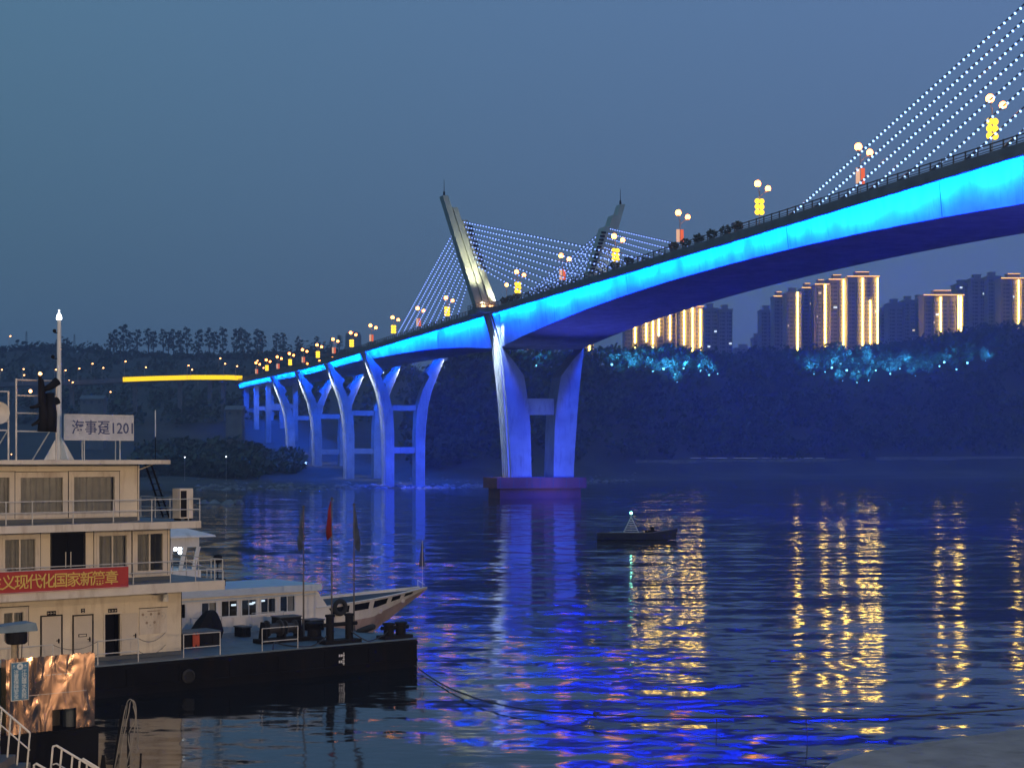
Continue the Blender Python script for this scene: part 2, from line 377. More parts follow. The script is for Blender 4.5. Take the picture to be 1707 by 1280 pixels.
def forest(name, n, sampler, m, size, leaves=26):
    mb = MB()
    for k in range(n):
        p, r = sampler()
        if p is None: continue
        for j in range(3):
            c = p + Vector((R.uniform(-.5, .5) * r, R.uniform(-.5, .5) * r, r * R.uniform(.45, 1.15)))
            leaf_cloud(mb, c, r * .62, r * .62, r * .55, leaves // 2, size, R)
    return tag(mb.build(name, m, norm=False), kind='stuff')
FL = [(1345, 612), (1352, 622), (1362, 606), (1374, 618), (1384, 610), (1396, 604), (1404, 616), (1415, 598), (1424, 618), (1438, 612), (1449, 602), (1460, 616), (1474, 610), (1484, 620), (1497, 612), (1511, 606), (1519, 622), (1533, 612), (1546, 620), (1558, 608), (1574, 602), (1590, 612), (1612, 604), (1640, 598),
      (1000, 596), (1018, 606), (1030, 612), (1043, 610), (1060, 616), (1078, 608), (1092, 618), (1108, 612), (1124, 622), (1140, 610), (1152, 620), (1167, 616), (1180, 622), (1192, 620), (1398, 632), (1426, 634), (1444, 632), (1036, 625), (1128, 634), (870, 606), (884, 602), (898, 608), (792, 598)]
FLP = [hit(x, y + 6) for x, y in FL]
def s_right():
    a = R.uniform(690, 2100); q = R.uniform(86, 300); Y = table(BANK, a) + q; X = (a - CX) / F * Y
    if any(abs(X - p.x) < 6.5 and -15 < Y - p.y < 3 for p in FLP): return None, 0
    return Vector((X, Y, ground(X, Y))), R.uniform(4.5, 8.5)
forest('hillside_woods', 1900, s_right, M['leaf'], 1.7)
def s_left():
    if R.random() < .55:
        a = R.uniform(235, 500); q = R.uniform(85, 200)
        if a > 430 and q < 120: return None, 0
        Y = table(BANK, a) + q; X = (a - CX) / F * Y
        r = R.uniform(3.5, 7) * (1 if a < 430 else .6)
        return Vector((X, Y, ground(X, Y))), r
    a = R.uniform(-300, 720); q = R.uniform(330, 830); Y = table(BANK, a) + q; X = (a - CX) / F * Y
    return Vector((X, Y, ground(X, Y))), R.uniform(5, 9)
forest('scrub_woods', 900, s_left, M['leaf'], 1.7)
def s_left_skyline():
    a = R.uniform(-40, 640); Y = table(BANK, a) + R.uniform(790, 850); X = (a - CX) / F * Y
    return Vector((X, Y, ground(X, Y) - 1)), R.uniform(2.5, 4.5)
forest('skyline_scrub', 260, s_left_skyline, M['leaf'], 1.6)

# floodlit trees on the far slope, with their lamps
flood0 = None
for k, (x, y) in enumerate(FL):
    p = hit(x, y + 6); p.y -= 3; p.z = ground(p.x, p.y)
    fz = globals().setdefault('fz', {}); zone = 0 if x > 1300 else (1 if x < 950 else 2); wn = fz[zone] = fz.get(zone, 0) + 1
    where = 'below the apartment towers' if x > 1300 else ('beneath the bridge girder' if x < 950 else 'beside the great pier')
    tree('lit', p + Vector((0, 3, 0)), 'cyan-lit tree on the slope %s, %s of them' % (where, ORD[wn - 1]), 'floodlit trees on the far slope', R.uniform(8, 13), R.uniform(0, 6))
    lp = p + Vector((R.uniform(-2, 2), -3.2, 1.2))
    if flood0 is None:
        t = flood0 = thing('garden_floodlight', lp, '', 'floodlight', 'cyan garden floodlights on the far slope')
        o = MB(); o.box(-.4, .4, -.2, .3, 0, .8, lambda a, b, c: lp + Vector((a, b, c))); o.tube([lp, lp - Vector((0, 0, 1.5))], .09); o.build('housing', M['dark'], t)
        o = MB(); o.box(-.45, .45, -.34, -.21, .0, .85, lambda a, b, c: lp + Vector((a, b, c))); o.build('lens', M['flood'], t)
    else: t = copy_tree(flood0); t.location = lp
    t['label'] = 'small cyan floodlight under trees %s, %s of them' % (where, ORD[wn - 1])
    s = R.choice((.35, .6, .9, 1.3)); t.scale = (s, s, s)
    ld = bpy.data.lights.new('cyan_flood', 'SPOT'); ld.color = (.04, .36, 1.0); ld.energy = 45000 * R.choice((.2, .6, 1.0)); ld.shadow_soft_size = .5; ld.spot_size = math.radians(85); ld.spot_blend = .8
    lo = bpy.data.objects.new('cyan_flood', ld); COL.objects.link(lo); lo.location = p + Vector((R.uniform(-3, 3), -8.5, 3.5)); lo.rotation_euler = Vector((0, .85, .5)).to_track_quat('-Z', 'Y').to_euler()

# ------------------------------------------------------------------ apartment towers beyond the hill
def tag_stuff(o): o['kind'] = 'stuff'
def tower_block(x0, x1, yt, Y, label, strips=(), roof=False, fm='facade', seed=0):
    rn = random.Random(seed * 7 + 3)
    X0 = (x0 - CX) / F * Y; X1 = (x1 - CX) / F * Y; zt = EYE + (CY - yt) * Y / F
    z0 = ground((X0 + X1) / 2, Y) - 4; D = 17.
    t = thing('apartment_tower', ((X0 + X1) / 2, Y, z0), label, 'building', 'apartment towers beyond the hill')
    w = MB(); w.box(X0, X1, Y, Y + D, z0, zt - 1.2)
    nb = max(2, int((X1 - X0) / 6)); bw = (X1 - X0) / nb
    win = MB(); lit = MB(); slab = MB()
    nf = int((zt - z0) / 3.1)
    for b in range(nb):                                # projecting bays, recessed window columns, balcony slabs
        xa = X0 + b * bw
        w.box(xa + .15 * bw, xa + .42 * bw, Y - .9, Y - .003, z0, zt - (2.2 if (b + seed) % 2 else 1.2))
        for k in range(nf - 1):
            z = z0 + 2.2 + k * 3.1
            if z + 2 > zt - 1: break
            for (u0, u1, yy) in ((.5, .9, -.06), (.2, .37, -.96)):
                lite = rn.random() < .02
                (lit if lite else win).box(xa + u0 * bw, xa + u1 * bw, Y + yy, Y + yy + .05, z, z + 1.5, mi=0 if not lite else rn.choice((0, 1)))
            slab.box(xa + .46 * bw, xa + .96 * bw, Y - .7, Y - .07, z - .85, z - .2)
    w.build('facade', M[fm], t); tag_stuff(win.build('window_pane', M['winrow'], t)); tag_stuff(slab.build('balcony_trim', M['facade'], t))
    if lit.v: tag_stuff(lit.build('lit_pane', [M['litwin'], M['litwinw']], t))
    rf = MB(); rf.box(X0 - .5, X1 + .5, Y - 1.3, Y + D + .5, zt - 1.2 + .003, zt); mid = (X0 + X1) / 2; hw = (X1 - X0) * .22
    rf.box(mid - hw, mid + hw, Y + 4, Y + 11, zt + .003, zt + 3.2); rf.box(mid - hw - .5, mid + hw + .5, Y + 3.5, Y + 11.5, zt + 3.2 + .003, zt + 3.8)
    ro = rf.build('roof', M[fm], t)
    if roof:
        e = MB(); e.box(X0 - .5, X1 + .5, Y - 1.65, Y - 1.32, zt - .7, zt - .1); e.build('roof_light', M['rooflight'], ro); e = MB(); e.box(mid - hw, mid + hw, Y + 3.1, Y + 3.4, zt + 3.3, zt + 3.7); e.build('roof_light', M['rooflight'], ro)
    for (sx, ya, yb) in strips:
        xs = (sx - CX) / F * Y; za = EYE + (CY - ya) * Y / F; zb = EYE + (CY - yb) * Y / F
        e = MB(); e.box(xs - .42, xs + .42, Y - 2.0, Y - 1.5, max(zb, z0), min(za, zt - .2)); e.build('light_strip', M['strip'], t)
    return t
BL = [
 (964, 990, 562, 1240, 'low tower glimpsed between bridge girder and far pier leg', [(971, 574, 590), (982.5, 566, 594)], False, 'facade2'),
 (1040, 1064, 541, 1250, 'lit tower with a short strip, next to the great pier', [(1058.6, 543, 580)], False, 'facade2'),
 (1065, 1106, 524, 1260, 'tower half hidden by the girder with three close light strips', [(1077, 532, 570), (1088, 528, 589), (1098, 527, 560)], False, 'facade2'),
 (1107, 1127, 517, 1255, 'narrow tower with a single strip below the girder', [(1116.5, 521, 567)], False, 'facade2'),
 (1128, 1172, 510, 1245, 'tower with three bright strips and glowing roof edge below the girder', [(1140, 514, 575), (1154, 512, 587), (1167, 516, 585)], True, 'facade2'),
 (1174, 1196, 513, 1330, 'dark unlit twin tower slab beside the brightly striped tower', [], False, 'facade'),
 (1198, 1221, 515, 1330, 'dark unlit slab with gap beside it, last before the open sky', [], False, 'facade'),
 (1225, 1256, 580, 1500, 'distant low grey block in the gap of the skyline', [], False, 'facade'),
 (1256, 1268, 562, 1420, 'short grey block with a few lit windows in the skyline gap', [], False, 'facade'),
 (1268, 1290, 516, 1330, 'grey tower with a roof beacon and scattered white windows', [], False, 'facade'),
 (1290, 1310, 493, 1300, 'tall narrow grey tower with lit roof edge and no strips', [], True, 'facade'),
 (1310, 1336, 487, 1280, 'tower with one bold strip, first of the lit row', [(1329, 487, 588)], False, 'facade2'),
 (1337, 1358, 479, 1300, 'unstriped tower with lit roof between two striped towers', [], True, 'facade'),
 (1359, 1381, 473, 1280, 'tower with one bold strip, second of the lit row', [(1375, 475, 588)], True, 'facade2'),
 (1382, 1412, 465, 1280, 'tower with one bold strip beside the tallest lit tower', [(1405.5, 467, 590)], True, 'facade2'),
 (1413, 1465, 460, 1270, 'tallest lit tower with two long strips and a short one between', [(1437, 464, 584), (1450, 501, 575), (1462, 464, 573)], True, 'facade2'),
 (1468, 1480, 519, 1400, 'dim distant slab just behind the tallest lit tower', [], False, 'facade'),
 (1481, 1505, 505, 1380, 'dim grey tower with stepped crown in the dark middle group', [], False, 'facade'),
 (1506, 1526, 500, 1390, 'dim grey slab in the dark middle group, one white window', [], False, 'facade'),
 (1527, 1540, 498, 1400, 'slim dim slab touching the warm balcony tower', [], False, 'facade'),
 (1540, 1606, 491, 1260, 'broad tower with warm balconies, glowing roof and two strips', [(1567, 496, 572), (1597, 494, 566), (1601, 494, 566)], True, 'facade2'),
 (1594, 1617, 473, 1380, 'tall dim tower rising behind the warm balcony tower', [], False, 'facade'),
 (1618, 1645, 464, 1370, 'tall dim tower with scattered white windows', [], False, 'facade'),
 (1646, 1668, 460, 1360, 'tall dim tower with pointed crown beside the last striped tower', [], False, 'facade'),
 (1669, 1716, 463, 1270, 'last striped tower at the edge of the skyline, lit roof', [(1697, 467, 552)], True, 'facade2'),
 (1720, 1770, 455, 1280, 'lit tower just beyond the end of the skyline', [(1745, 460, 552)], True, 'facade2')]
for k, b in enumerate(BL): tower_block(*b, seed=k)

# ------------------------------------------------------------------ the cable-stayed bridge
T0 = Vector((-6.5, 435, 0)); D = Vector((-.2982, .9545, 0)).normalized(); NN = Vector((.9545, .2982, 0)).normalized()
WD = 28.4; SPAN = 286.
def zD(t): return 50.5 + 3.2 * sstep(230, 520, t)
def B(t, w, z): return T0 + D * t + NN * w + Vector((0, 0, z))
def depth(t):
    if t < -SPAN / 2: s = abs(t + SPAN)
    elif t < 143: s = abs(t)
    else: s = 143
    return lerp(4.4 + 6.0 * max(0, 1 - s / 143) ** 2.1, 3.1, sstep(110, 200, t))
bridge = thing('cable_stayed_bridge', B(0, 14.2, 0), 'long cable-stayed road bridge with glowing blue girder and leaning pylons across the river', 'bridge')
ts = [-345 + i * 9.5 for i in range(92)]; ts = [t for t in ts if t < 505] + [505]
g = MB()
for ww in (2.2, 26.2):
    sg = 1 if ww < 10 else -1
    g.loft([[B(t, ww, zD(t) - .6), B(t, ww + .5 * sg, zD(t) - depth(t)), B(t, ww + .9 * sg, zD(t) - depth(t)), B(t, ww + .6 * sg, zD(t) - .6)] for t in ts])
g.loft([[B(t, 2.7, zD(t) - depth(t) - .003), B(t, 25.7, zD(t) - depth(t) - .003), B(t, 25.7, zD(t) - depth(t) + .5), B(t, 2.7, zD(t) - depth(t) + .5)] for t in ts])
for t in (-243, -217, -170, -96, -48, 62, 118):
    g.hexa([B(t, 2.17, zD(t) - .7), B(t + .16, 2.17, zD(t) - .7), B(t + .16, 2.25, zD(t) - .7), B(t, 2.25, zD(t) - .7), B(t, 2.67, zD(t) - depth(t) + .05), B(t + .16, 2.67, zD(t) - depth(t) + .05), B(t + .16, 2.75, zD(t) - depth(t) + .05), B(t, 2.75, zD(t) - depth(t) + .05)], 1)
g.build('girder', [M['concrete'], M['seam']], bridge)
g = MB(); g.loft([[B(t, .3, zD(t) - .55), B(t, WD - .3, zD(t) - .55), B(t, WD - .3, zD(t) - .02), B(t, .3, zD(t) - .02)] for t in ts]); g.build('deck_slab', M['concrete'], bridge)
g = MB(); g.loft([[B(t, 3, zD(t)), B(t, WD - 3, zD(t)), B(t, WD - 3, zD(t) + .04), B(t, 3, zD(t) + .04)] for t in ts]); g.build('roadway', M['asphalt'], bridge)
for wa, wb in ((-.2, .28), (WD - .28, WD + .2)):
    g = MB(); g.loft([[B(t, wa, zD(t) - 1.35), B(t, wb, zD(t) - 1.35), B(t, wb, zD(t) + .25), B(t, wa, zD(t) + .25)] for t in ts]); g.build('edge_beam', M['edge'], bridge)
    g = MB(); w0 = (wa + wb) / 2
    for h, r in ((1.35, .075), (.85, .045), (.5, .045)):
        g.loft([[B(t, w0 - r, zD(t) + h - r), B(t, w0 + r, zD(t) + h - r), B(t, w0 + r, zD(t) + h + r), B(t, w0 - r, zD(t) + h + r)] for t in ts])
    t = -340.
    while t < 500:
        g.box(t, t + .16, w0 - .08, w0 + .08, zD(t) + .25, zD(t) + 1.5, B); t += 2.9
    g.build('railing', M['rail'], bridge)
# LED bar under the deck overhang that washes the girder face, both sides
for w, sg in ((.29, 1), (WD - .29, -1)):
    g = MB()
    t0 = -340.
    while t0 < 502:
        t1 = t0 + R.uniform(1.5, 2.6); mi = R.choice((0, 0, 0, 1, 2)) + (3 if t0 > 105 or -40 < t0 < 32 else 0)
        g.quad(B(t0, w, zD(t0) - 1.28), B(t1, w, zD(t1) - 1.28), B(t1, w + .14 * sg, zD(t1) - .98), B(t0, w + .14 * sg, zD(t0) - .98), mi); t0 = t1 + R.choice((.5, .7, .9, 2.4))
    g.build('led_bar', M['led'], bridge)
# widened deck around each pylon foot
for T in (0, -SPAN):
    for sg, w0 in ((-1, 0), (1, WD)):
        g = MB()
        g.poly([B(T - 10, w0 + .21 * sg, 49.3), B(T - 5, w0 + 4.2 * sg, 49.3), B(T + 5, w0 + 4.2 * sg, 49.3), B(T + 10, w0 + .21 * sg, 49.3)], (0, 0, 1.35))
        for h in (.6, 1.25):
            g.tube([B(T - 10, w0, 50.6 + h), B(T - 5, w0 + 4.1 * sg, 50.6 + h), B(T + 5, w0 + 4.1 * sg, 50.6 + h), B(T + 10, w0, 50.6 + h)], .06, 4)
        for tt, ww in ((-7.5, 2.1), (-5, 4.1), (-2.5, 4.1), (0, 4.1), (2.5, 4.1), (5, 4.1), (7.5, 2.1)):
            g.box(T + tt, T + tt + .15, w0 + ww * sg - .07, w0 + ww * sg + .07, 50.65, 51.95, B)
        g.build('pylon_platform', M['edge'], bridge)
CL = []
def wc(z): return -1.1 - 9.6 * (z - 52) / 28.
for T in (0, -SPAN):
    for side in (0, 1):
        def Q(t, w, z): return B(T + t, w if side == 0 else WD - 1.6 - w * .93, z)
        pt = MB()
        for (a0, a1, zt, dd) in ((-2.5, -.75, 80.4, 1.7), (-.6, .85, 77.3, 2.1), (1.0, 2.5, 74.0, 2.5)):
            rings = []
            for z in (50.7, 54, 60, 68, zt):
                k = lerp(1.12, .86, (z - 50.7) / 30)
                rings.append([Q(-dd, wc(z) + a0 * k, z), Q(dd, wc(z) + a0 * k, z), Q(dd, wc(z) + a1 * k, z), Q(-dd, wc(z) + a1 * k, z)])
            pt.loft(rings)
        rings = []                                      # recessed core between the three blades
        for z in (50.7, 60, 72.3): rings.append([Q(-1.2, wc(z) - 1.5, z), Q(1.2, wc(z) - 1.5, z), Q(1.2, wc(z) + 1.4, z), Q(-1.2, wc(z) + 1.4, z)])
        pt.loft(rings)
        rings = [[Q(-1.0, wc(z) - 1.2, z), Q(1.0, wc(z) - 1.2, z), Q(1.0, wc(z) + .3, z), Q(-1.0, wc(z) + .3, z)] for z in (72.31, 76)]
        pt.loft(rings)
        py = pt.build('pylon', M['tower'], bridge)
        rd = MB(); rd.tube([Q(0, wc(80.4) - 1.3, 80.2), Q(0, wc(80.4) - 1.3, 84.8)], .12, 5, r2=.05); rd.tube([Q(0, wc(80.4) - 1.3, 80.4), Q(0, wc(80.4) - 1.3, 81.6)], .3, 6); rd.build('lightning_rod', M['dark'], py)
        an = MB()
        for i in range(12):
            z = 61 + i * 1.0; an.hexa([Q(-2.9, wc(z) + 1.5, z), Q(-2.5, wc(z) + 1.5, z), Q(-2.5, wc(z) + 2.9, z), Q(-2.9, wc(z) + 2.9, z), Q(-2.9, wc(z) + 1.5, z + .5), Q(-2.5, wc(z) + 1.5, z + .5), Q(-2.5, wc(z) + 2.9, z + .5), Q(-2.9, wc(z) + 2.9, z + .5)])
        an.build('anchor_frame', M['dark'], py)
        ul = MB(); ul.box(-3.3, -2.9, wc(52) - 1.5, wc(52) - .6, 50.9, 51.4, Q); ul.box(-3.3, -2.9, wc(52) + .6, wc(52) + 1.5, 50.9, 51.4, Q); ul.build('uplight', M['smallwarm'], py)
        # stay cables with their strings of lights
        for dr in (-1, 1):
            if T < 0 and (dr < 0 or side == 1): continue
            for i in range(10):
                za = 62.3 + 1.28 * i; A = Q(dr * 1.6, wc(za) + 1.0, za); tt = T + dr * (35 + 8.6 * i); Z = B(tt, .9 if side == 0 else WD - .9, 50.9)
                c = MB(); c.tube([A, Z], .11 if T < 0 else .09, 6); c.tube([Z, lerp(Z, A, 3.2 / (A - Z).length)], .22, 6)
                co = c.build('stay_cable', M['cable'], bridge)
                bd = MB(); near = []; n = int((A - Z).length / (1.3 if T < 0 else 2.05)); dv = (A - Z).normalized()
                for k in range(2, n):
                    p = lerp(Z, A, k / n) - Vector((0, 0, .22)) + NN * (-.1 if side == 0 else .1)
                    if T < 0 and p.x / p.y < .325 and (CY - F * (p.z - EYE) / p.y) > -20 and p.y < 222: CL.append((p.y, p, dv, co)); continue
                    bd.lathe(p - dv * .15, [(.06, 0), (.19, .12), (.06, .28)], 6, ax=dv)
                tag_stuff(bd.build('light_chain', M['beadc'] if T < 0 else M['bead'], co, norm=False))
# the cable lights that show largest, one by one
CL.sort(key=lambda q: q[0]); print('single cable lights', len(CL)); cl0 = None; rest = {}
for k, (_, p, dv, co) in enumerate(CL):
    if k >= 100: rest.setdefault(co.name, []).append((p, dv)); continue
    if cl0 is None:
        bd = MB(); bd.lathe(p - dv * .15, [(.06, 0), (.19, .12), (.06, .27)], 6, ax=dv); cl0 = bd.build('cable_light', M['beadc'], co, norm=False); cp = p
    else:
        c = cl0.copy(); COL.objects.link(c); c.parent = co; c.location = p - cp
for nm, l in rest.items():
    bd = MB()
    for p, dv in l: bd.lathe(p - dv * .15, [(.06, 0), (.19, .12), (.06, .27)], 6, ax=dv)
    tag_stuff(bd.build('light_chain', M['beadc'], bpy.data.objects[nm], norm=False))
# great river pier
def leg_poly(pts, side): return [(w if side == 0 else WD - w, z) for w, z in pts]
OUT = [(-.05, 49.25), (1.4, 45), (2.3, 41), (3.3, 33), (4.1, 25), (5.0, 13), (5.4, 5.55)]
INN = [(11.1, 5.55), (10.8, 18), (10.4, 24), (9.0, 32.7), (5.6, 37.2), (2.75, 40.2), (2.15, 44), (2.1, 49.25)]
def add_leg(pier, T, side, out, inn, hd, rib=True, m='pier'):
    l = MB(); P = leg_poly(out + inn, side); l.poly([B(T - hd, w, z) for w, z in P], D * (2 * hd)); lo = l.build('pier_leg', M[m], pier)
    if rib:
        r = MB(); po = leg_poly(out, side); sg = -1 if side == 0 else 1
        for off in (-.62, -.2, .22, .64):
            r.loft([[B(T + off * hd - .28, w + .42 * sg, z), B(T + off * hd + .28, w + .42 * sg, z), B(T + off * hd + .28, w - .2 * sg, z), B(T + off * hd - .28, w - .2 * sg, z)] for w, z in po])
        r.build('rib', M['concrete'], lo)
    return lo
for T in (0, -SPAN):
    pier = bridge
    for side in (0, 1): add_leg(pier, T, side, OUT, INN, 4.)
    x = MB(); x.box(T - 2.6, T + 2.6, 10.45, WD - 10.45, 22.4, 26.8, B); x.build('crossbeam', M['pier'], pier)
    c = MB(); c.box(T - 6.5, T + 6.5, .6, WD - 2.6, 2.7, 5.55, B); c.box(T - 5.4, T + 5.4, 1.8, WD - 3.8, -1, 2.697, B)
    for k in range(7): c.box(T - 6.56, T - 6.503, 1.5 + k * 3.7, 1.62 + k * 3.7, 2.75, 5.5, B, 1)
    c.build('pile_cap', [M['redcap'], M['seam']], pier)
# approach piers
AO = [(-1.2, 48.9), (-.4, 47.2), (1.5, 42.5), (3.2, 38.5), (4.6, 34.8), (5.9, 29), (6.7, 22), (7.0, 12)]
AI = [(10.2, 12), (10.2, 20), (9.7, 28), (8.7, 32), (7.4, 36), (5.2, 40.4), (6.5, 42.0), (2.3, 46.2), (.6, 48.9)]
for T in (156, 226, 296, 366):
    dz = zD(T) - 50.5
    pier = bridge
    for side in (0, 1):
        gz = min(ground(*B(T - 3, 8, 0).xy), ground(*B(T + 3, 20, 0).xy)) - 1.5
        add_leg(pier, T, side, [(w, z + dz) for w, z in AO] + [(7.0, gz)], [(10.2, gz)] + [(w, z + dz) for w, z in AI], 2.7)
    x = MB()
    x.box(T - 1.4, T + 1.4, 9.8, WD - 9.8, 28 + dz, 30 + dz, B)
    if gz < 10: x.build('crossbeam', M['pier'], pier); x = MB(); x.box(T - 1.4, T + 1.4, 10.25, WD - 10.25, 12.6, 14.8, B)
    x.build('crossbeam', M['pier'], pier)
for T in (420, 462, 500):
    pier = bridge
    for w in (6, 20):
        gz = ground(*B(T, w, 0).xy) - 2; x = MB(); x.box(T - 1.3, T + 1.3, w - 1.3, w + 1.3, gz, zD(T) - depth(T) - .01, B); x.build('pier_leg', M['pier'], pier)
    x = MB(); x.box(T - 1, T + 1, 7.32, 18.68, 37, 39, B); x.build('crossbeam', M['pier'], pier)

def spot(name, loc, to, col, e, ang=60, blend=.6, r=.4):
    ld = bpy.data.lights.new(name, 'SPOT'); ld.color = col; ld.energy = e; ld.spot_size = math.radians(ang); ld.spot_blend = blend; ld.shadow_soft_size = r
    o = bpy.data.objects.new(name, ld); COL.objects.link(o); o.location = loc
    o.rotation_euler = (Vector(to) - Vector(loc)).to_track_quat('-Z', 'Y').to_euler(); return o
# pylon uplights, pier spotlights, added fill for the soffit
for side, e, c in ((0, 44000, (1, .88, .56)), (1, 6000, (.9, .85, .85))):
    f = (lambda w: w) if side == 0 else (lambda w: WD - w)
    spot('pylon_uplight', B(-6.5, f(-3.2), 50.9), B(0, f(-6.2), 68), c, e, 40, 1)
    spot('pylon_uplight', B(-3.5, f(1.8), 51.6), B(0, f(-4.0), 64), c, e * .3, 45, .9)
spot('pier_white_spot', B(-3.0, -2.6, 48.6), B(-.5, 3.2, 33), (.75, .88, 1), 62000, 42, .9)
spot('pier_white_spot', B(-8.5, -.5, 48.4), B(-2, 3.4, 40), (.55, .75, 1), 15000, 50, .9)
BLU = (.17, .26, .9)
spot('pier_blue_spot', B(-34, 0, 2), B(0, 8.2, 22), BLU, 16000, 80, .9)
spot('pier_blue_spot', B(-30, 12, 2), B(0, 20.5, 12), BLU, 15000, 66, .9)
spot('added_soffit_fill', B(-12, 14.2, 7), B(-62, 14.2, 47), (.08, .10, 1), 45000, 74, 1)  # added fill lights, in place of blue light reflected up from the water
spot('added_soffit_fill', B(-274, 14.2, 7), B(-224, 14.2, 47), (.08, .10, 1), 45000, 74, 1)
for k, T in enumerate((156, 226, 296, 366)):
    dz = zD(T) - 50.5
    spot('pier_white_spot', B(T - 1, -2.6, 47.4 + dz), B(T, 4.0, 34 + dz), (.8, .9, 1), 52000, 46, .9)
    spot('pier_white_spot', B(T - 3.6, WD + 2.2, 48.6 + dz), B(T - 1, WD - 1.2, 42 + dz), (.9, .93, 1), 10000, 46, .9)
    gz = ground(*B(T - 30, 2, 0).xy)
    spot('pier_blue_spot', B(T - 30, -2, gz + 2.5), B(T, 8, 23), BLU, 9000, 84, .9)
    spot('pier_blue_spot', B(T - 28, 13, gz + 2.5), B(T, 21, 16), BLU, 8000, 76, .9)
for T in (420, 462, 500):
    spot('pier_blue_spot', B(T - 18, 1, 36), B(T, 11, 42), BLU, 9000, 90, .8)

# ------------------------------------------------------------------ street lamps on the bridge
def lamp_proto(kind, loc):
    t = thing('street_lamp', loc, '', 'street lamp', 'twin-globe street lamps on the bridge')
    P = lambda w, z, tt=0: Vector(loc) + NN * w + D * tt + Vector((0, 0, z))
    p = MB(); p.tube([P(0, 0), P(0, .8)], .16, 8); p.tube([P(0, .8), P(0, 6.3)], .09, 8); p.build('pole', M['pole'], t)
    a = MB(); a.tube([P(0, 5.7), P(-.25, 6.6), P(-.35, 7.1)], .055, 6); a.tube([P(0, 5.2), P(.75, 5.9), P(1.55, 6.35)], .055, 6)
    for w_, z_ in ((-.35, 6.9), (1.62, 6.22)): a.lathe(P(w_, z_), [(.08, -.1), (.24, 0), (.30, .12), (.12, .14)], 10)
    for w_, z_ in ((-.35, 8.06), (1.62, 7.23)): a.lathe(P(w_, z_), [(.2, 0), (.12, .08), (.03, .2)], 8)
    a.build('lamp_arm', M['pole'], t)
    for w, z, r in ((-.35, 7.5, .58), (1.62, 6.75, .50)):
        g = MB(); g.ball(P(w, z), r, 10, 6); g.build('lamp_globe', M['globe'], t, smooth=True)
    if kind == 'lantern':
        l = MB()
        for i in range(3):
            for w in (-.42, .42):
                l.lathe(P(w, 2.6 + i * .95) - D * .22, [(.3, 0), (.46, .12), (.46, .32), (.3, .44)], 10, ax=D)
        l.build('lantern', M['lantern'], t)
    else:
        for w0, w1, mm in ((-.72, -.1, 'palepanel'), (.1, .72, 'redpanel')):
            l = MB(); l.box(w0, w1, -.1, .1, 1.9, 4.3, lambda a, b, c: P(a, c, b)); l.build('lantern_panel', M[mm], t)
    return t
LP = {}
for k in range(21):
    T = -232 + 34.6 * k
    if k == 7 or k == 20: continue
    for side in (0, 1):
        kind = 'lantern' if k % 2 == 0 else 'panel'
        loc = B(T, .75 if side == 0 else WD - .75, zD(T))
        if side == 1: kind = 'panel' if k % 2 == 0 else 'lantern'
        if (kind, side) not in LP: t = LP[(kind, side)] = lamp_proto(kind, loc)
        else: t = copy_tree(LP[(kind, side)]); t.location = loc
        n = k if k < 7 else k - 7
        t['label'] = '%s bridge lamp with %s, %s on the %s side of the pylon' % ('railing-side' if side == 0 else 'rear-row', 'yellow lanterns' if kind == 'lantern' else 'red panels', (ORD[6 - n] if k < 7 else ORD[n - 1]), 'river' if k < 7 else 'land')
# one lamp beside the pylon foot
loc = B(-1, 5, 50.5); t = thing('street_lamp', loc, 'single-globe street lamp standing beside the pylon foot', 'street lamp')
p = MB(); p.tube([loc, loc + Vector((0, 0, 6.4))], .09, 8); p.build('pole', M['pole'], t); g = MB(); g.ball(loc + Vector((0, 0, 6.8)), .5, 10, 6); g.build('lamp_globe', M['globe'], t, smooth=True)
# planters with small shrubs between railing and road
pl0 = None
for k, T in enumerate((-153, -148, -142, -136, -130, -124, -22, -16, -11, -100, -92)):
    loc = B(T, 1.2, zD(T))
    if pl0 is None:
        t = pl0 = thing('shrub_planter', loc, '', 'planter', 'planters along the bridge railing')
        o = MB(); o.lathe(loc, [(.45, 0), (.6, .75), (.52, .75), (.5, .6)], 10); o.build('pot', M['edge'], t)
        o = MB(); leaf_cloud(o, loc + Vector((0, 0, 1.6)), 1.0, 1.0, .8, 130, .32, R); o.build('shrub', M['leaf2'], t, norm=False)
    else: t = copy_tree(pl0); t.location = loc; t.rotation_euler.z = k
    t['label'] = 'potted dark shrub behind the bridge railing, %s of the planters from midspan' % ORD[k]

# ------------------------------------------------------------------ the yellow-lit overpass on the far bank
OV = [(-60, 640), (40, 637), (130, 635), (205, 631.5), (260, 629.5), (320, 628), (380, 628), (404, 629)]
def ovp(x, y, k): return PX(x, y, 905 + 4 * math.sin(k))
pts = [ovp(x, y, 0) for x, y in OV]; over = thing('overpass', pts[3] - Vector((0, 0, 20)), 'curving road overpass with yellow-lit parapet joining the bridge on the far bank', 'overpass')
up = Vector((0, 0, 1)); bk = Vector((0, 9, 0))
o = MB(); o.loft([[p - up * 2.0, p + bk - up * 2.0, p + bk + up * .4, p + up * .4] for p in pts]); o.build('deck', M['edge'], over)
o = MB()
for h in (.9, 1.5): o.tube([p + up * h for p in pts], .07, 4)
o.build('railing', M['rail'], over)
o = MB(); yp = [p for (x, y), p in zip(OV, pts) if x > 200]; fr = Vector((0, -.35, 0))
o.loft([[p + fr - up * 1.6, p - up * 1.6 + fr * .1, p + up * .9 + fr * .1, p + fr + up * .9] for p in yp]); o.build('light_band', M['yled'], over)
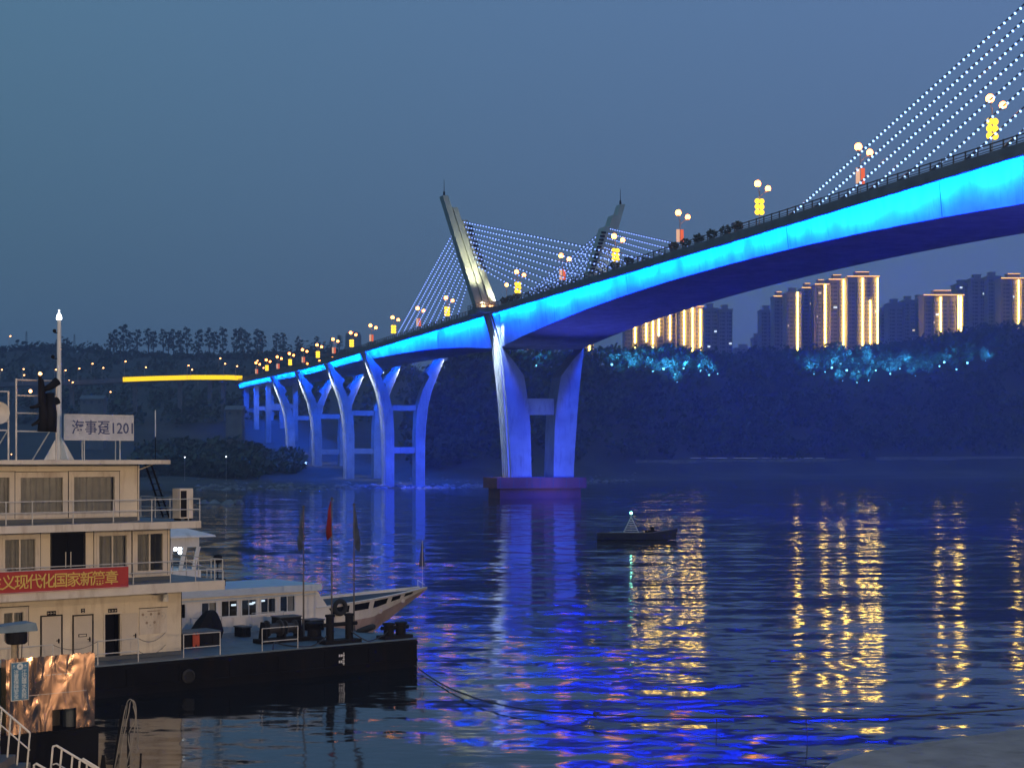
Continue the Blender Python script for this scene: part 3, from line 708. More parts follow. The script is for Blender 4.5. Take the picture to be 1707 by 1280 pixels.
for x in (60, 120, 225, 300, 350, 372):
    p = PX(x, table(OV, x), 909.5); o = MB(); o.box(p.x - 1, p.x + 1, p.y - 1.5, p.y + 1.5, ground(p.x, p.y) - 1, p.z - 2.02); o.box(p.x - 2, p.x + 2, p.y - 3.5, p.y + 3.5, p.z - 3.6, p.z - 2.01); o.build('pier', M['edge'], over)
# road lamps along it and on the slope behind
SL = [(1, 616, 8), (37, 615, 8), (38, 625, 5), (67, 623, 6), (91, 616, 8), (107, 617, 7), (113, 634, 3), (119, 637, 3), (130, 614, 8), (170, 613, 8), (182, 653, 4), (207, 602, 10), (241, 612, 7), (312, 609, 8), (318, 616, 6), (330, 634, 3), (393, 610, 7), (373, 606, 7), (365, 597, 5), (427, 601, 8), (437, 613, 5), (460, 607, 5), (15, 560, 5), (152, 606, 6)]
sl0 = {}
for k, (x, y, h) in enumerate(SL):
    p = PX(x, y, 900 if k % 3 else 925); s = h
    key = h
    if key not in sl0:
        t = sl0[key] = thing('road_lamp', p, '', 'street lamp', 'small road lamps on the far bank')
        o = MB(); o.tube([p - up * s, p - up * .2], .1, 5); o.tube([p - up * .2, p + Vector((.8, 0, 0))], .07, 4); o.build('pole', M['pole'], t)
        o = MB(); o.ball(p + Vector((.8, -.1, -.1)), .46, 8, 5, sz=.75); o.build('lamp_head', M['smallwarm'], t)
    else: t = copy_tree(sl0[key]); t.location = p
    t['label'] = 'small warm road lamp on the far bank, %s counted from behind the barge mast' % ORD[k]
for k, (x, y, Y, c) in enumerate(((996, 663, 1000, 'w'), (639, 621, 700, 'w'), (879, 582, 1010, 'y'), (19, 757, 640, 'y'), (308, 762, 600, 'w'), (377, 761, 600, 'w'), (638, 745, 700, 'w'))):
    p = PX(x, y, Y); o = MB(); o.ball(p, .22, 8, 5); o.tube([p, Vector((p.x, p.y, ground(p.x, p.y)))], .06, 4, mi=1)
    tag(o.build('path_lamp', [M['smallwhite' if c == 'w' else 'smallwarm'], M['pole']]), 'tiny lone path lamp on the dark bank, %s of its kind' % ORD[k], 'street lamp', 'lone path lamps')
# small pale house and round tank building
def house(x0, x1, yt, yb, Y, label):
    A = PX(x0, yb, Y); Bp = PX(x1, yt, Y); t = thing('bank_house', A, label, 'house')
    z0 = min(A.z, ground(A.x, Y + 3)) - 3; w = MB(); w.box(A.x, Bp.x, Y, Y + 7, z0, Bp.z); w.build('wall', M['bank'], t)
    r = MB(); r.loft([[(A.x - .5, Y - .6, Bp.z + .003), (A.x - .5, Y + 7.6, Bp.z + .003), (A.x - .5, Y + 3.5, Bp.z + 2)], [(Bp.x + .5, Y - .6, Bp.z + .003), (Bp.x + .5, Y + 7.6, Bp.z + .003), (Bp.x + .5, Y + 3.5, Bp.z + 2)]]); r.build('roof', M['edge'], t)
    n = max(2, int((Bp.x - A.x) / 3))
    for k in range(n):
        cx = lerp(A.x, Bp.x, (k + .5) / n); v = MB(); v.box(cx - .6, cx + .6, Y - .05, Y - .003, Bp.z - 2.2, Bp.z - .8); v.build('window', M['winrow'], t)
house(134, 172, 665, 684, 800, 'pale small house below the overpass on the far bank')
house(376, 404, 683, 692, 740, 'low pale shed beside the first blue bridge columns')
c = PX(589, 584, 1340); t = thing('round_tank', c, 'dark round tank building behind the bridge railing lamps', 'tank')
o = MB(); o.lathe(c - up * 12, [(6.6, 0), (6.6, 24), (5.5, 26.5), (2, 27.6), (.1, 27.8)], 20); o.build('shell', M['facade'], t)
o = MB(); o.ball(c + Vector((0, -6, 14.5)), .4); o.build('beacon', emit('red_beacon', (1, .1, .08), 6, 'NONE'), t)
for k, (x, y0, y1) in enumerate(((44, 552, 585), (124, 557, 585))):
    p = PX(x, y1, 1330); q = PX(x, y0, 1330); t = thing('lattice_mast', p, ['thin lattice mast on the ridge above the barge', 'short double lattice mast on the ridge beside the pole mast'][k], 'mast')
    o = MB()
    for dx in (-.8, .8): o.tube([p + Vector((dx, 0, -4)), q + Vector((dx * .4, 0, 0))], .16, 4)
    for j in range(8): o.tube([lerp(p, q, j / 8) + Vector((-.7, 0, 0)), lerp(p, q, (j + 1) / 8) + Vector((.7, 0, 0))], .1, 4)
    o.build('lattice', M['dark'], t)
# dark rock lump off the near end of the far shore
p = PX(368, 842, 376); o = MB()
for k in range(9): o.lathe((p.x + R.uniform(-5, 5), p.y + R.uniform(-3, 3), -.4), [(R.uniform(1, 2.4), 0), (R.uniform(1, 2), .6), (.8, R.uniform(.9, 1.5)), (.05, 1.55)], 7)
tag(o.build('river_rock', M['stone']), 'low dark rock outcrop in the river beyond the air conditioner', 'rock')
# ------------------------------------------------------------------ the moored barge
U = Vector((.7706, .6373, 0)); V = Vector((-.6373, .7706, 0)); P0 = Vector((-18.2, 71, 0))
def G(s, v, z): return P0 + U * s + V * v + Vector((0, 0, z))
def SP(px, v):
    a = (px - CX) / F; return (a * (P0.y + v * V.y) - (P0.x + v * V.x)) / (U.x - a * U.y)
def P2(px, py, v):
    s = SP(px, v); Y = G(s, v, 0).y; return s, EYE - (py - CY) * Y / F
def wall_holes(mb, s0, s1, z0, z1, v0, v1, holes, mi=0):
    cuts = sorted({s0, s1} | {h[0] for h in holes} | {h[1] for h in holes})
    for a, b in zip(cuts, cuts[1:]):
        hs = sorted([(h[2], h[3]) for h in holes if h[0] <= a + 1e-6 and h[1] >= b - 1e-6]); z = z0
        for (c, d) in hs + [(z1, z1)]:
            if c - z > 1e-4: mb.box(a, b, v0, v1, z, c, G, mi)
            z = d
def rect(x0, y0, x1, y1, v):
    xm = (x0 + x1) / 2; return (SP(x0, v), SP(x1, v), P2(xm, y1, v)[1], P2(xm, y0, v)[1])
barge = thing('mooring_barge', G(0, 4, 0), 'three-storey cream houseboat barge on a long black pontoon hull, moored at the bank', 'barge')
SB = SP(695, 0); SL = -24.; HW = 8.6; ZD = 1.38
h = MB(); h.loft([[G(SL, 0, -.7), G(SB, 0, -.7), G(SB, HW, -.7), G(SL, HW, -.7)], [G(SL, 0, ZD), G(SB, 0, ZD), G(SB, HW, ZD), G(SL, HW, ZD)]])
h.box(SL, SB, -.07, -.003, ZD - .22, ZD - .06, G); h.box(SL, SB, -.06, -.003, .28, .42, G)
for k in range(16): h.box(SL + 2 + k * 2.6, SL + 2.09 + k * 2.6, -.045, -.003, .42, ZD - .22, G)
h.build('hull', M['hull'], barge)
d = MB(); d.box(SL + .1, SB - .12, .1, HW - .1, ZD + .003, ZD + .02, G); d.box(SL, SB, 0, .08, ZD + .003, ZD + .07, G); d.build('deck', M['deckblue'], barge)
WV = 1.7
S1, S2, S3 = SP(302, WV), SP(283, WV), SP(229, WV)
d3, d2, rf = SP(373, 0), SP(333, 0), SP(282, 0)
ZS = {1: (ZD + .02, 4.5), 2: (4.9, 7.38), 3: (7.67, 10.3)}
W1 = [rect(3, 1018, 41, 1071, WV)]; DW = rect(174.5, 1023, 200, 1093, WV); DW = (DW[0], DW[1], ZD + .22, DW[3])
W2 = [rect(5, 896, 61, 962, WV), rect(162, 890, 213, 952, WV), rect(226, 887, 273, 953, WV)]; D2 = rect(86, 889, 140, 965, WV); D2 = (D2[0], D2[1], 5.05, D2[3])
W3 = [rect(-140, 793, -72, 858, WV), rect(-58, 793, 18, 858, WV), rect(31, 793, 107, 857, WV), rect(120, 792, 193, 856, WV)]
for lv, S, holes in ((1, S1, W1 + [DW]), (2, S2, W2 + [D2]), (3, S3, W3)):
    z0, z1 = ZS[lv]; w = MB()
    wall_holes(w, SL + 1.5, S, z0 + .2, z1, WV, WV + .12, holes)
    w.box(S - .12, S, WV + .123, HW - 1.5, z0 + .2, z1, G); w.box(SL + 1.5, S, HW - 1.5, HW - 1.4, z0 + .2, z1, G); w.box(SL + 1.5, SL + 1.6, WV + .123, HW - 1.503, z0 + .2, z1, G)
    q = SL + 2.6
    while q < S - .5:
        if not any(h_[0] - .2 < q < h_[1] + .2 for h_ in holes): w.box(q, q + .025, WV - .008, WV - .002, z0 + .22, z1 - .02, G)
        q += 1.83
    w.build('wall', M['cream'], barge)
    k = MB(); k.box(SL + 1.5, S + .003, WV - .01, HW - 1.4, z0 + .003, z0 + .2 - .003, G); k.build('skirting', M['skirt'], barge)
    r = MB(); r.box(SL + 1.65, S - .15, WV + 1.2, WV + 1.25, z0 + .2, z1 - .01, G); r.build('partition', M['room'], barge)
    c = MB(); c.box(S, S + .02, WV - .02, WV + .1, z0 + .2, z1, G); c.build('corner_trim', M['gap'], barge)
for S, z0, z1, m in ((d3, 4.5, 4.9, 'gallery'), (d2, 7.38, 7.67, 'gallery'), (rf, 10.3, 10.46, 'roof')):
    g = MB(); g.box(SL + .5, S, 0, HW, z0 + .003, z1 - .003, G); g.box(SL + .5, S + .04, -.05, -.002, z0 - .03, z1, G)
    o = g.build(m, M['creamtrim'], barge)
    if m == 'gallery': g = MB(); g.box(SL + .6, S - .1, .1, HW - .1, z1, z1 + .015, G); g.build('deck', M['deckblue'], o)
def window(R_, v, n=2, lines=1, sliding=True, half=False):
    s0, s1, z0, z1 = R_; f = MB(); t = .075
    f.box(s0 - .05, s0 + t, v - .05, v + .09, z0 - .05, z1 + .05, G); f.box(s1 - t, s1 + .05, v - .05, v + .09, z0 - .05, z1 + .05, G)
    f.box(s0 + t + .001, s1 - t - .001, v - .05, v + .09, z0 - .05, z0 + t, G); f.box(s0 + t + .001, s1 - t - .001, v - .05, v + .09, z1 - t, z1 + .05, G)
    for k in range(1, n): f.box(lerp(s0, s1, k / n) - .03, lerp(s0, s1, k / n) + .03, v + .0, v + .07, z0 + t + .001, z1 - t - .001, G)
    o = f.build('window', M['creamtrim'], barge)
    e = MB()
    e.box(s0 - .16, s0 - .053, v - .03, v - .002, z0 - .16, z1 + .16, G); e.box(s1 + .053, s1 + .16, v - .03, v - .002, z0 - .16, z1 + .16, G)
    e.box(s0 - .052, s1 + .052, v - .03, v - .002, z1 + .053, z1 + .16, G); e.box(s0 - .052, s1 + .052, v - .03, v - .002, z0 - .16, z0 - .053, G); e.build('frame', M['creamtrim'], o)
    e = MB()
    for q in (s0 - .18, s1 + .165): e.box(q, q + .015, v - .035, v - .002, z0 - .16, z1 + .2, G)
    e.box(s0 - .18, s1 + .18, v - .09, v - .031, z1 + .17, z1 + .2, G); e.build('drip_trim', M['gap'], o)
    p = MB(); p.box(s0 + t, s1 - t, v + .04, v + .05, z0 + t, z1 - t, G); p.build('pane', M['glass'], o)
    c = MB(); rn = random.Random(int(s0 * 100)); m = int((s1 - s0 - .1) / .035); pts = []; ph = rn.uniform(0, 6)
    e0, e1 = (s0 + .05, s1 - .05) if not half else (s0 + .05, s1 - (s1 - s0) * .38)
    for k in range(m + 1):
        s = lerp(e0, e1, k / m); ph += rn.uniform(.35, 1.1); pts.append((s, v + .24 + .05 * math.sin(ph) + .02 * math.sin(ph * .31)))
    for (a, va), (b, vb) in zip(pts, pts[1:]): c.quad(G(a, va, z0), G(b, vb, z0), G(b, vb, z1), G(a, va, z1))
    c.build('curtain', M['curtain'], o, norm=False)
for k, r in enumerate(W1): window(r, WV, 2)
for k, r in enumerate(W2): window(r, WV, 2, half=(k == 2))
for k, r in enumerate(W3): window(r, WV, 1)
def handle(mb, s, v, z): mb.box(s, s + .05, v - .05, v - .003, z - .1, z + .1, G); mb.box(s - .1, s + .05, v - .07, v - .045, z, z + .03, G)
def door(R_, v, pl=True):
    s0, s1, z0, z1 = R_; z0 = ZD + .22
    f = MB(); f.box(s0 - .06, s0, v - .03, v - .002, z0, z1 + .06, G); f.box(s1, s1 + .06, v - .03, v - .002, z0, z1 + .06, G); f.box(s0, s1, v - .03, v - .002, z1, z1 + .06, G); f.build('door_frame', M['gap'], barge)
    d = MB(); d.box(s0 + .02, s1 - .02, v - .035, v - .002, z0, z1 - .02, G); o = d.build('door', M['door'], barge)
    k = MB(); handle(k, s1 - .16, v - .033, lerp(z0, z1, .44)); k.build('handle', M['dark'], o); return o
door(rect(69, 1027, 102, 1098, WV), WV)
o = door(rect(122.5, 1026, 153.5, 1096, WV), WV); r = rect(130, 1056, 144, 1061, WV); e = MB(); e.box(r[0], r[1], WV - .05, WV - .037, r[2], r[3], G); e.box(r[0] + .04, r[1] - .04, WV - .055, WV - .051, r[2] + .03, r[3] - .03, G, 1); e.build('door_notice', [M['dark'], M['creamtrim']], o)
# the open doorway with its leaf folded against the wall
s0, s1, z0, z1 = DW; f = MB()
for a, b in ((s0 - .07, s0), (s1, s1 + .07)): f.box(a, b, WV - .05, WV + .1, z0, z1 + .07, G)
f.box(s0, s1, WV - .05, WV + .1, z1, z1 + .07, G); f.build('door_frame', M['creamtrim'], barge)
f = MB(); f.box(s0, s1, WV + .5, WV + .52, z0, z1, G); f.build('doorway_dark_sheet', M['doordark'], barge)  # black sheet paints the darkness inside the open doorway
L0, L1 = SP(201.5, WV), SP(228, WV); f = MB(); f.box(L0, L1, WV - .09, WV - .045, z0 + .03, z1, G); f.box(L0 + .1, L1 - .1, WV - .1, WV - .092, z0 + .5, z1 - .12, G); o = f.build('door_leaf', M['door'], barge)
k = MB(); handle(k, L1 - .14, WV - .093, lerp(z0, z1, .45)); k.build('handle', M['dark'], o)
# black double door of the second storey
s0, s1, z0, z1 = D2; sm = (s0 + s1) / 2; o = None
for a, b, hs in ((s0, sm - .01, sm - .12), (sm + .01, s1, sm + .12)):
    f = MB(); f.box(a, b, WV + .02, WV + .06, z0, z1, G); f.box(a + .08, b - .08, WV + .012, WV + .019, z0 + .1, z1 - .1, G); o = f.build('door', M['doordark'], barge)
    f = MB(); f.tube([G(hs, WV - .04, lerp(z0, z1, .3)), G(hs, WV - .04, lerp(z0, z1, .62))], .022, 6); f.build('handle', M['railw'], o)
f = MB(); f.box(s0 - .06, s0, WV - .04, WV + .1, z0, z1 + .06, G); f.box(s1, s1 + .06, WV - .04, WV + .1, z0, z1 + .06, G); f.box(s0, s1, WV - .04, WV + .1, z1, z1 + .06, G); f.build('door_frame', M['gap'], barge)
# door plates: dark plates with worn pale marks
for (x0, y0, x1, y1, n, vert) in ((78, 1018, 93, 1025, 3, 0), (135, 1014, 141, 1021, 2, 1), (180, 1014, 195, 1021, 3, 0)):
    a, b, c, d_ = rect(x0, y0, x1, y1, WV); e = MB(); e.box(a, b, WV - .03, WV - .003, c, d_, G)
    for k in range(n):
        f0, f1 = (k + .2) / n, (k + .8) / n
        if vert: e.box(lerp(a, b, .25), lerp(a, b, .75), WV - .036, WV - .032, lerp(c, d_, f0), lerp(c, d_, f1 - .1), G, 1)
        else:
            e.box(lerp(a, b, f0), lerp(a, b, f0 + .05), WV - .036, WV - .032, lerp(c, d_, .25), lerp(c, d_, .75), G, 1); e.box(lerp(a, b, f0 + .07), lerp(a, b, f1), WV - .036, WV - .032, lerp(c, d_, .45), lerp(c, d_, .58), G, 1)
    e.build('door_plate', [M['dark'], M['creamtrim']], barge)
# notice board with five ring marks
a, b, c, d_ = rect(232, 1013, 278, 1056, WV); t = thing('notice_board', G((a + b) / 2, WV, c), 'pale notice board with five ring emblems on the lowest barge wall', 'notice board')
e = MB(); e.box(a, b, WV - .03, WV - .003, c, d_, G); e.box(a - .02, b + .02, WV - .06, WV - .003, d_, d_ + .03, G, 1); e.build('board', [M['creamtrim'], M['gap']], t)
e = MB()
for (cx, cy, r) in ((243.5, 1028, .17), (257, 1027, .17), (270, 1026, .17), (250, 1041.5, .17), (263, 1040.5, .17)):
    s, z = P2(cx, cy, WV); ring = lambda q: [G(s + q * math.cos(2 * pi * k / 20), WV - .038, z + q * math.sin(2 * pi * k / 20)) for k in range(20)]
    e.loft([ring(r), ring(r - .018)], cap=False, mi=0); e.poly([p + V * .002 for p in ring(.05)], V * .002)
    s2, z2 = s - .18, z + .12; e.poly([G(s2 + .065 * math.cos(2 * pi * k / 12), WV - .040, z2 + .065 * math.sin(2 * pi * k / 12)) for k in range(12)], V * .004, 1)
for (x0, x1, y) in ((245, 266, 1018.5),): s0, z = P2(x0, y, WV); s1, _ = P2(x1, y - 1, WV); e.box(s0, s1, WV - .038, WV - .033, z - .02, z + .02, G, 1)
e.build('ring_mark', [mat('grey_ring', (.50, .46, .40), .6), mat('brown_mark', (.30, .23, .17), .6)], t)
# wall lamp under the gallery
s, z = P2(277, 1003, WV - .5); t = thing('ceiling_lamp', G(s, WV - .4, 4.4), 'grey bracket lamp under the gallery at the corner of the lowest storey', 'lamp')
e = MB(); e.box(s - .5, s, WV - .6, WV - .2, 4.3, 4.49, G); e.build('bracket', M['edge'], t); e = MB(); e.lathe(G(s + .02, WV - .4, 3.95), [(.13, 0), (.13, .35), (.09, .45)], 10); e.build('lamp_body', M['white'], t)
# railings of the barge
def rail(pxs, v, zb, hs=(1.0, .52), r=.024, m='railw', dip=None, name='railing'):
    e = MB(); ss = [SP(p, v) for p in pxs]
    for s in ss: e.tube([G(s, v, zb), G(s, v, zb + max(hs))], r * 1.1, 6)
    for hh in hs: e.tube([G(ss[0] - .0, v, zb + hh), G(ss[-1], v, zb + hh)], r, 6)
    return e.build(name, M[m], barge)
rail([-260, -190, -120, -55, 10, 54, 122, 189, 253, 314, 333], .12, 7.68)
rail([-260, -190, -120, -55, 10, 75, 150, 222, 284, 326, 358, 371], .12, 4.91, (.95, .5))
rail([163, 230.6], .12, ZD, (1.12, .55)); rail([-40, 28, 88], .12, ZD, (1.12, .55)); rail([306, 367], .12, ZD, (1.12, .5)); rail([437, 496.5], .12, ZD, (1.12, .5))
e = MB()
for (x0, x1) in ((88, 163), (230.6, 300)):
    for hh in (1.12, .55):
        a, b = SP(x0, .12), SP(x1, .12); e.tube([G(lerp(a, b, k / 10), .12 + (1.4 * k / 10 if x0 > 200 else 0), ZD + hh - .28 * 4 * (k / 10) * (1 - k / 10)) for k in range(11)], .014, 5)
e.build('rail_chain', M['rope'], barge)
for x0, x1, zz in ((318, 369, .95), (420, 473, 1.0)):
    e = MB(); a, b = SP(x0, 8.2), SP(x1, 8.2); e.tube([G(a, 8.2, ZD), G(a, 8.2, ZD + zz), G(b, 8.2, ZD + zz), G(b, 8.2, ZD)], .026, 6); e.build('railing', M['railw'], barge)
e = MB(); a = SP(371, .12)
e.tube([G(a, .12, 5.86), G(a, 5, 5.86)], .024, 6); e.tube([G(a, .12, 5.4), G(a, 5, 5.4)], .024, 6)
for v in (1.2, 2.4, 3.6, 5): e.tube([G(a, v, 4.9), G(a, v, 5.86)], .026, 6)
a = SP(333, .12); e.tube([G(a, .12, 8.68), G(a, 6, 8.68)], .024, 6); e.tube([G(a, .12, 8.2), G(a, 6, 8.2)], .024, 6)
for v in (1.5, 3, 4.5, 6): e.tube([G(a, v, 7.68), G(a, v, 8.68)], .026, 6)
e.build('end_railing', M['railw'], barge)
e = MB()                                               # steep ladder to the roof behind the top storey
A, Bq = G(SP(246, 4.5), 4.5, 10.35), G(SP(277, 4.5), 4.5, 7.7)
for dv in (-.3, .3): e.tube([A + V * dv, Bq + V * dv], .045, 6)
for k in range(9): p = lerp(A, Bq, (k + .5) / 9); e.box(-.12, .12, -.3, .3, -.015, .015, lambda x, y, z: p + U * x + V * y + Vector((0, 0, z)))
e.build('ladder', M['dark'], barge)
e = MB(); e.box(S3, S3 + .14, WV + .2, WV + .7, 8.9, 9.7, G); e.build('wall_box', M['creamtrim'], barge)
e = MB(); e.tube([G(S3 + .05, WV, 10.3), G(S3 + .05, WV, 7.7)], .05, 6); e.tube([G(S3 + .05, WV, 10.0), G(S3 + .6, WV - .6, 10.3)], .03, 5); e.build('drain_pipe', M['creamtrim'], barge)
e = MB()                                               # draft marks and fender ring on the hull
for z in (.55, .85):
    for x in (566, 569.5): s = SP(x, 0); e.box(s - .045, s + .045, -.012, -.004, z, z + .12, G)
s = SP(573, 0); e.box(s - .02, s + .02, -.012, -.004, .43, 1.05, G)
for z in (.5, .7, .9): e.box(s - .08, s + .05, -.013, -.004, z, z + .035, G)
e.build('draft_mark', M['white'], barge)
e = MB(); s = SP(313, 0); e.lathe(G(s, -.16, .62), [(.24, 0), (.32, .05), (.32, .12), (.24, .16), (.24, 0)], 18, ax=V, ref=U); e.build('fender_ring', M['tyre'], barge)
# red banner with yellow lettering
a, b = SL + 2, SP(214, -.12); t = thing('banner', G(b, -.12, 5), 'red propaganda banner with yellow characters hung along the second-storey railing', 'banner')
z0b = P2(214, 977, -.12)[1]; z1b = P2(214, 944, -.12)[1]
e = MB(); n = 60
for k in range(n):
    q = lambda i: -.12 + .012 * math.sin(i * .9) + .01 * math.sin(i * 2.3)
    s0, s1 = lerp(a, b, k / n), lerp(a, b, (k + 1) / n); e.hexa([G(s0, q(k), z0b), G(s1, q(k + 1), z0b), G(s1, q(k + 1) + .02, z0b), G(s0, q(k) + .02, z0b), G(s0, q(k), z1b), G(s1, q(k + 1), z1b), G(s1, q(k + 1) + .02, z1b), G(s0, q(k) + .02, z1b)])
e.build('cloth', M['red'], t)
e = MB(); e.tube([G(a, -.13, z0b - .02), G(b, -.13, z0b - .02)], .022, 5); e.build('hem_batten', mat('pink_batten', (.6, .32, .28), .6), t)
e = MB(); e.tube([G(a, -.09, z1b + .01), G(b, -.09, z1b + .01)], .02, 5); e.build('top_pole', M['railw'], t)
msg = '国式现代化谱写社会主义现代化国家新篇章'; xs_ = [(14, '义'), (36, '现'), (58, '代'), (80, '化'), (101.5, '国'), (123, '家'), (145, '新'), (165, '篇'), (186, '章')]
e = MB(); step = (SP(186, -.15) - SP(14, -.15)) / 8; zc = (z0b + z1b) / 2; size = .66
ss = [SP(x, -.15) for x, c in xs_]
for s, (x, c) in zip(ss, xs_): text_into(e, c, size, lambda x_, y_, h_, s=s: G(s + x_, -.15 - h_, zc - .25 + y_), align='CENTER', depth=.008)
for k, c in enumerate('主会社'): text_into(e, c, size, lambda x_, y_, h_, s=ss[0] - step * (k + 1): G(s + x_, -.15 - h_, zc - .25 + y_), align='CENTER', depth=.008)
e.build('lettering', M['gold'], t, norm=False)
# ---- things standing on the barge
t = thing('roof_sign', G(SP(165, 3), 3, 10.46), 'crinkled white name board with navy characters on posts, standing on the barge roof', 'sign')
a, b = SP(108, 3), SP(222, 3); zt = P2(165, 692, 3)[1]; zb = P2(165, 733, 3)[1]
e = MB(); e.box(a, b, 3, 3.05, zb, zt, G); e.build('board', M['signface'], t)
e = MB()
for q0, q1 in ((zb - .03, zb), (zt, zt + .03)): e.box(a - .03, b + .03, 2.99, 3.06, q0, q1, G)
e.box(a - .03, a - .001, 2.99, 3.06, zb, zt, G); e.box(b + .001, b + .03, 2.99, 3.06, zb, zt, G); e.build('frame', M['railw'], t)
e = MB(); text_into(e, '海事趸1201', .70, lambda x_, y_, h_: G(SP(119, 3) + x_, 2.995 - h_, (zb + zt) / 2 - .26 + y_), depth=.006, sx=.90); e.build('lettering', M['navy'], t, norm=False)
for x in (137, 140.5, 192.5, 200): e = MB(); v = 3.1 if x in (140.5, 200) else 4.0; e.tube([G(SP(x, v), v, 10.46), G(SP(x, v), v, zb + .1)], .03, 6); e.build('post', M['railw'], t)
t = thing('pole_mast', G(SP(98, 4), 4, 10.46), 'tall pale steel mast with gusset foot and a lit tip on the barge roof', 'mast')
sm = SP(98.5, 4); zt = P2(98, 533, 4)[1]
e = MB(); e.tube([G(sm, 4, 10.46), G(sm, 4, zt)], .125, 10, r2=.09); e.build('pole', M['white'], t)
for dx in (-1, 1):
    e = MB(); e.poly([G(sm + dx * .12, 3.98, 10.47), G(sm + dx * .72, 3.98, 10.47), G(sm + dx * .12, 3.98, 11.5)], V * .04); e.build('gusset', M['white'], t)
e = MB(); e.poly([G(sm + .02, 3.86, 10.47), G(sm + .02, 3.1, 10.47), G(sm + .02, 3.86, 11.5)], U * .04); e.build('gusset', M['white'], t)
e = MB(); e.lathe(G(sm, 4, zt), [(.11, 0), (.13, .06), (.10, .2), (.03, .32), (.03, .45)], 10); e.build('mast_lamp', M['smallwhite'], t)
for z, L in ((P2(98, 598, 4)[1], .3), (P2(98, 555, 4)[1], .22)):
    e = MB(); e.tube([G(sm, 4, z), G(sm - L, 4, z)], .025, 5); e.ball(G(sm - L, 4, z + .08), .09, 8, 5); e.build('bracket', M['dark'], t)
t = thing('thin_far_pole', G(SP(259, 5), 5, 10.46), 'thin white pole with a dark lower length at the end of the barge roof', 'antenna')  # thin far pole set on the roof, its lower length coloured dark
e = MB(); s = SP(259, 5); e.tube([G(s, 5, 10.46), G(s, 5, P2(259, 728, 5)[1])], .02, 5, mi=1); e.tube([G(s, 5, P2(259, 728, 5)[1]), G(s, 5, P2(259, 684, 5)[1])], .028, 6); e.build('rod', [M['white'], M['dark']], t)
# pipe racks on the roof, one with a dark horn cluster
def rack(x0, x1, yt, levels, v, label, brace):
    t = thing('pipe_rack', G(SP((x0 + x1) / 2, v), v, 10.46), label, 'rack'); a, b = SP(x0, v), SP(x1, v); zt = P2((x0 + x1) / 2, yt, v)[1]
    for s in (a, b): e = MB(); e.tube([G(s, v, 10.46), G(s, v, zt)], .045, 8); e.build('upright', M['pole'], t)
    for y in levels: z = P2((x0 + x1) / 2, y, v)[1]; e = MB(); e.tube([G(a, v, z), G(b, v, z)], .035, 8); e.build('crossbar', M['pole'], t)
    for s in brace: e = MB(); e.tube([G(s, v, P2(x0, 718, v)[1]), G(s - .25, v + 1.3, 10.46)], .03, 6); e.build('brace', M['railw'], t)
    return t
rack(27, 94, 632, (634, 660, 689, 719), 2.4, 'four-bar pipe rack with dark horns, beside the mast on the barge roof', (SP(83, 2.4),))
rack(-44, 14, 651, (652, 677, 702, 717), 2.4, 'second pipe rack at the edge of the picture holding a tan dish', (SP(12, 2.4),))
t = thing('horn_cluster', G(SP(75, 2.1), 2.1, P2(75, 719, 2.1)[1]), 'dark cluster of drooping horns and cables hung on the four-bar pipe rack', 'loudspeaker')
c0 = lambda x, y: G(SP(x, 2.1), 2.1, P2(x, y, 2.1)[1])
e = MB(); e.tube([c0(72, 719), c0(73, 690), c0(70, 660), c0(68, 632)], .26, 9, r2=.12); e.tube([c0(82, 719), c0(85, 690), c0(83, 655)], .32, 9, r2=.2); e.build('body', M['dark'], t, smooth=True)
for A_, B_, r0, r1 in ((c0(72, 650), c0(96, 635), .1, .2), (c0(80, 672), c0(97, 667), .12, .17), (c0(72, 672), c0(50, 679), .12, .05), (c0(72, 695), c0(53, 709), .12, .05), (c0(70, 640), c0(66, 626), .1, .07)):
    e = MB(); e.tube([A_, lerp(A_, B_, .5) - Vector((0, 0, .05)), B_], r0, 8, r2=r1); e.build('horn', M['dark'], t, smooth=True)
for (x, y) in ((66, 623), (50, 652)):
    e = MB(); e.ball(c0(x, y) - V * .05, .075, 8, 5); e.build('bulb', M['smallwarm'], t)
t = thing('tan_dish', G(SP(0, 2.3), 2.3, P2(0, 702, 2.3)[1]), 'tan half-round dish on the second pipe rack', 'dish')
e = MB(); e.lathe(G(SP(-2, 2.25), 2.25, P2(-2, 688, 2.25)[1]), [(.02, .2), (.3, .12), (.5, 0), (.5, .03), (.28, .16), (.02, .24)], 16, ax=V, ref=U); e.build('bowl', M['creamtrim'], t)
t = thing('air_conditioner', G(SP(311, .6), .6, 7.69), 'tall pale outdoor air-conditioner cabinet at the end of the upper gallery', 'air conditioner')
a, b = SP(299, .5), SP(321, .5); e = MB(); e.box(a, b, .45, 1.15, 7.78, 9.15, G); e.build('cabinet', M['creamtrim'], t)
e = MB(); e.box(a + .04, lerp(a, b, .5), .435, .447, 7.84, 9.05, G); e.build('grille', M['dark'], t)
e = MB()
for s in (a + .05, b - .1): e.box(s, s + .05, .5, 1.1, 7.69, 7.777, G)
e.build('foot', M['dark'], t)
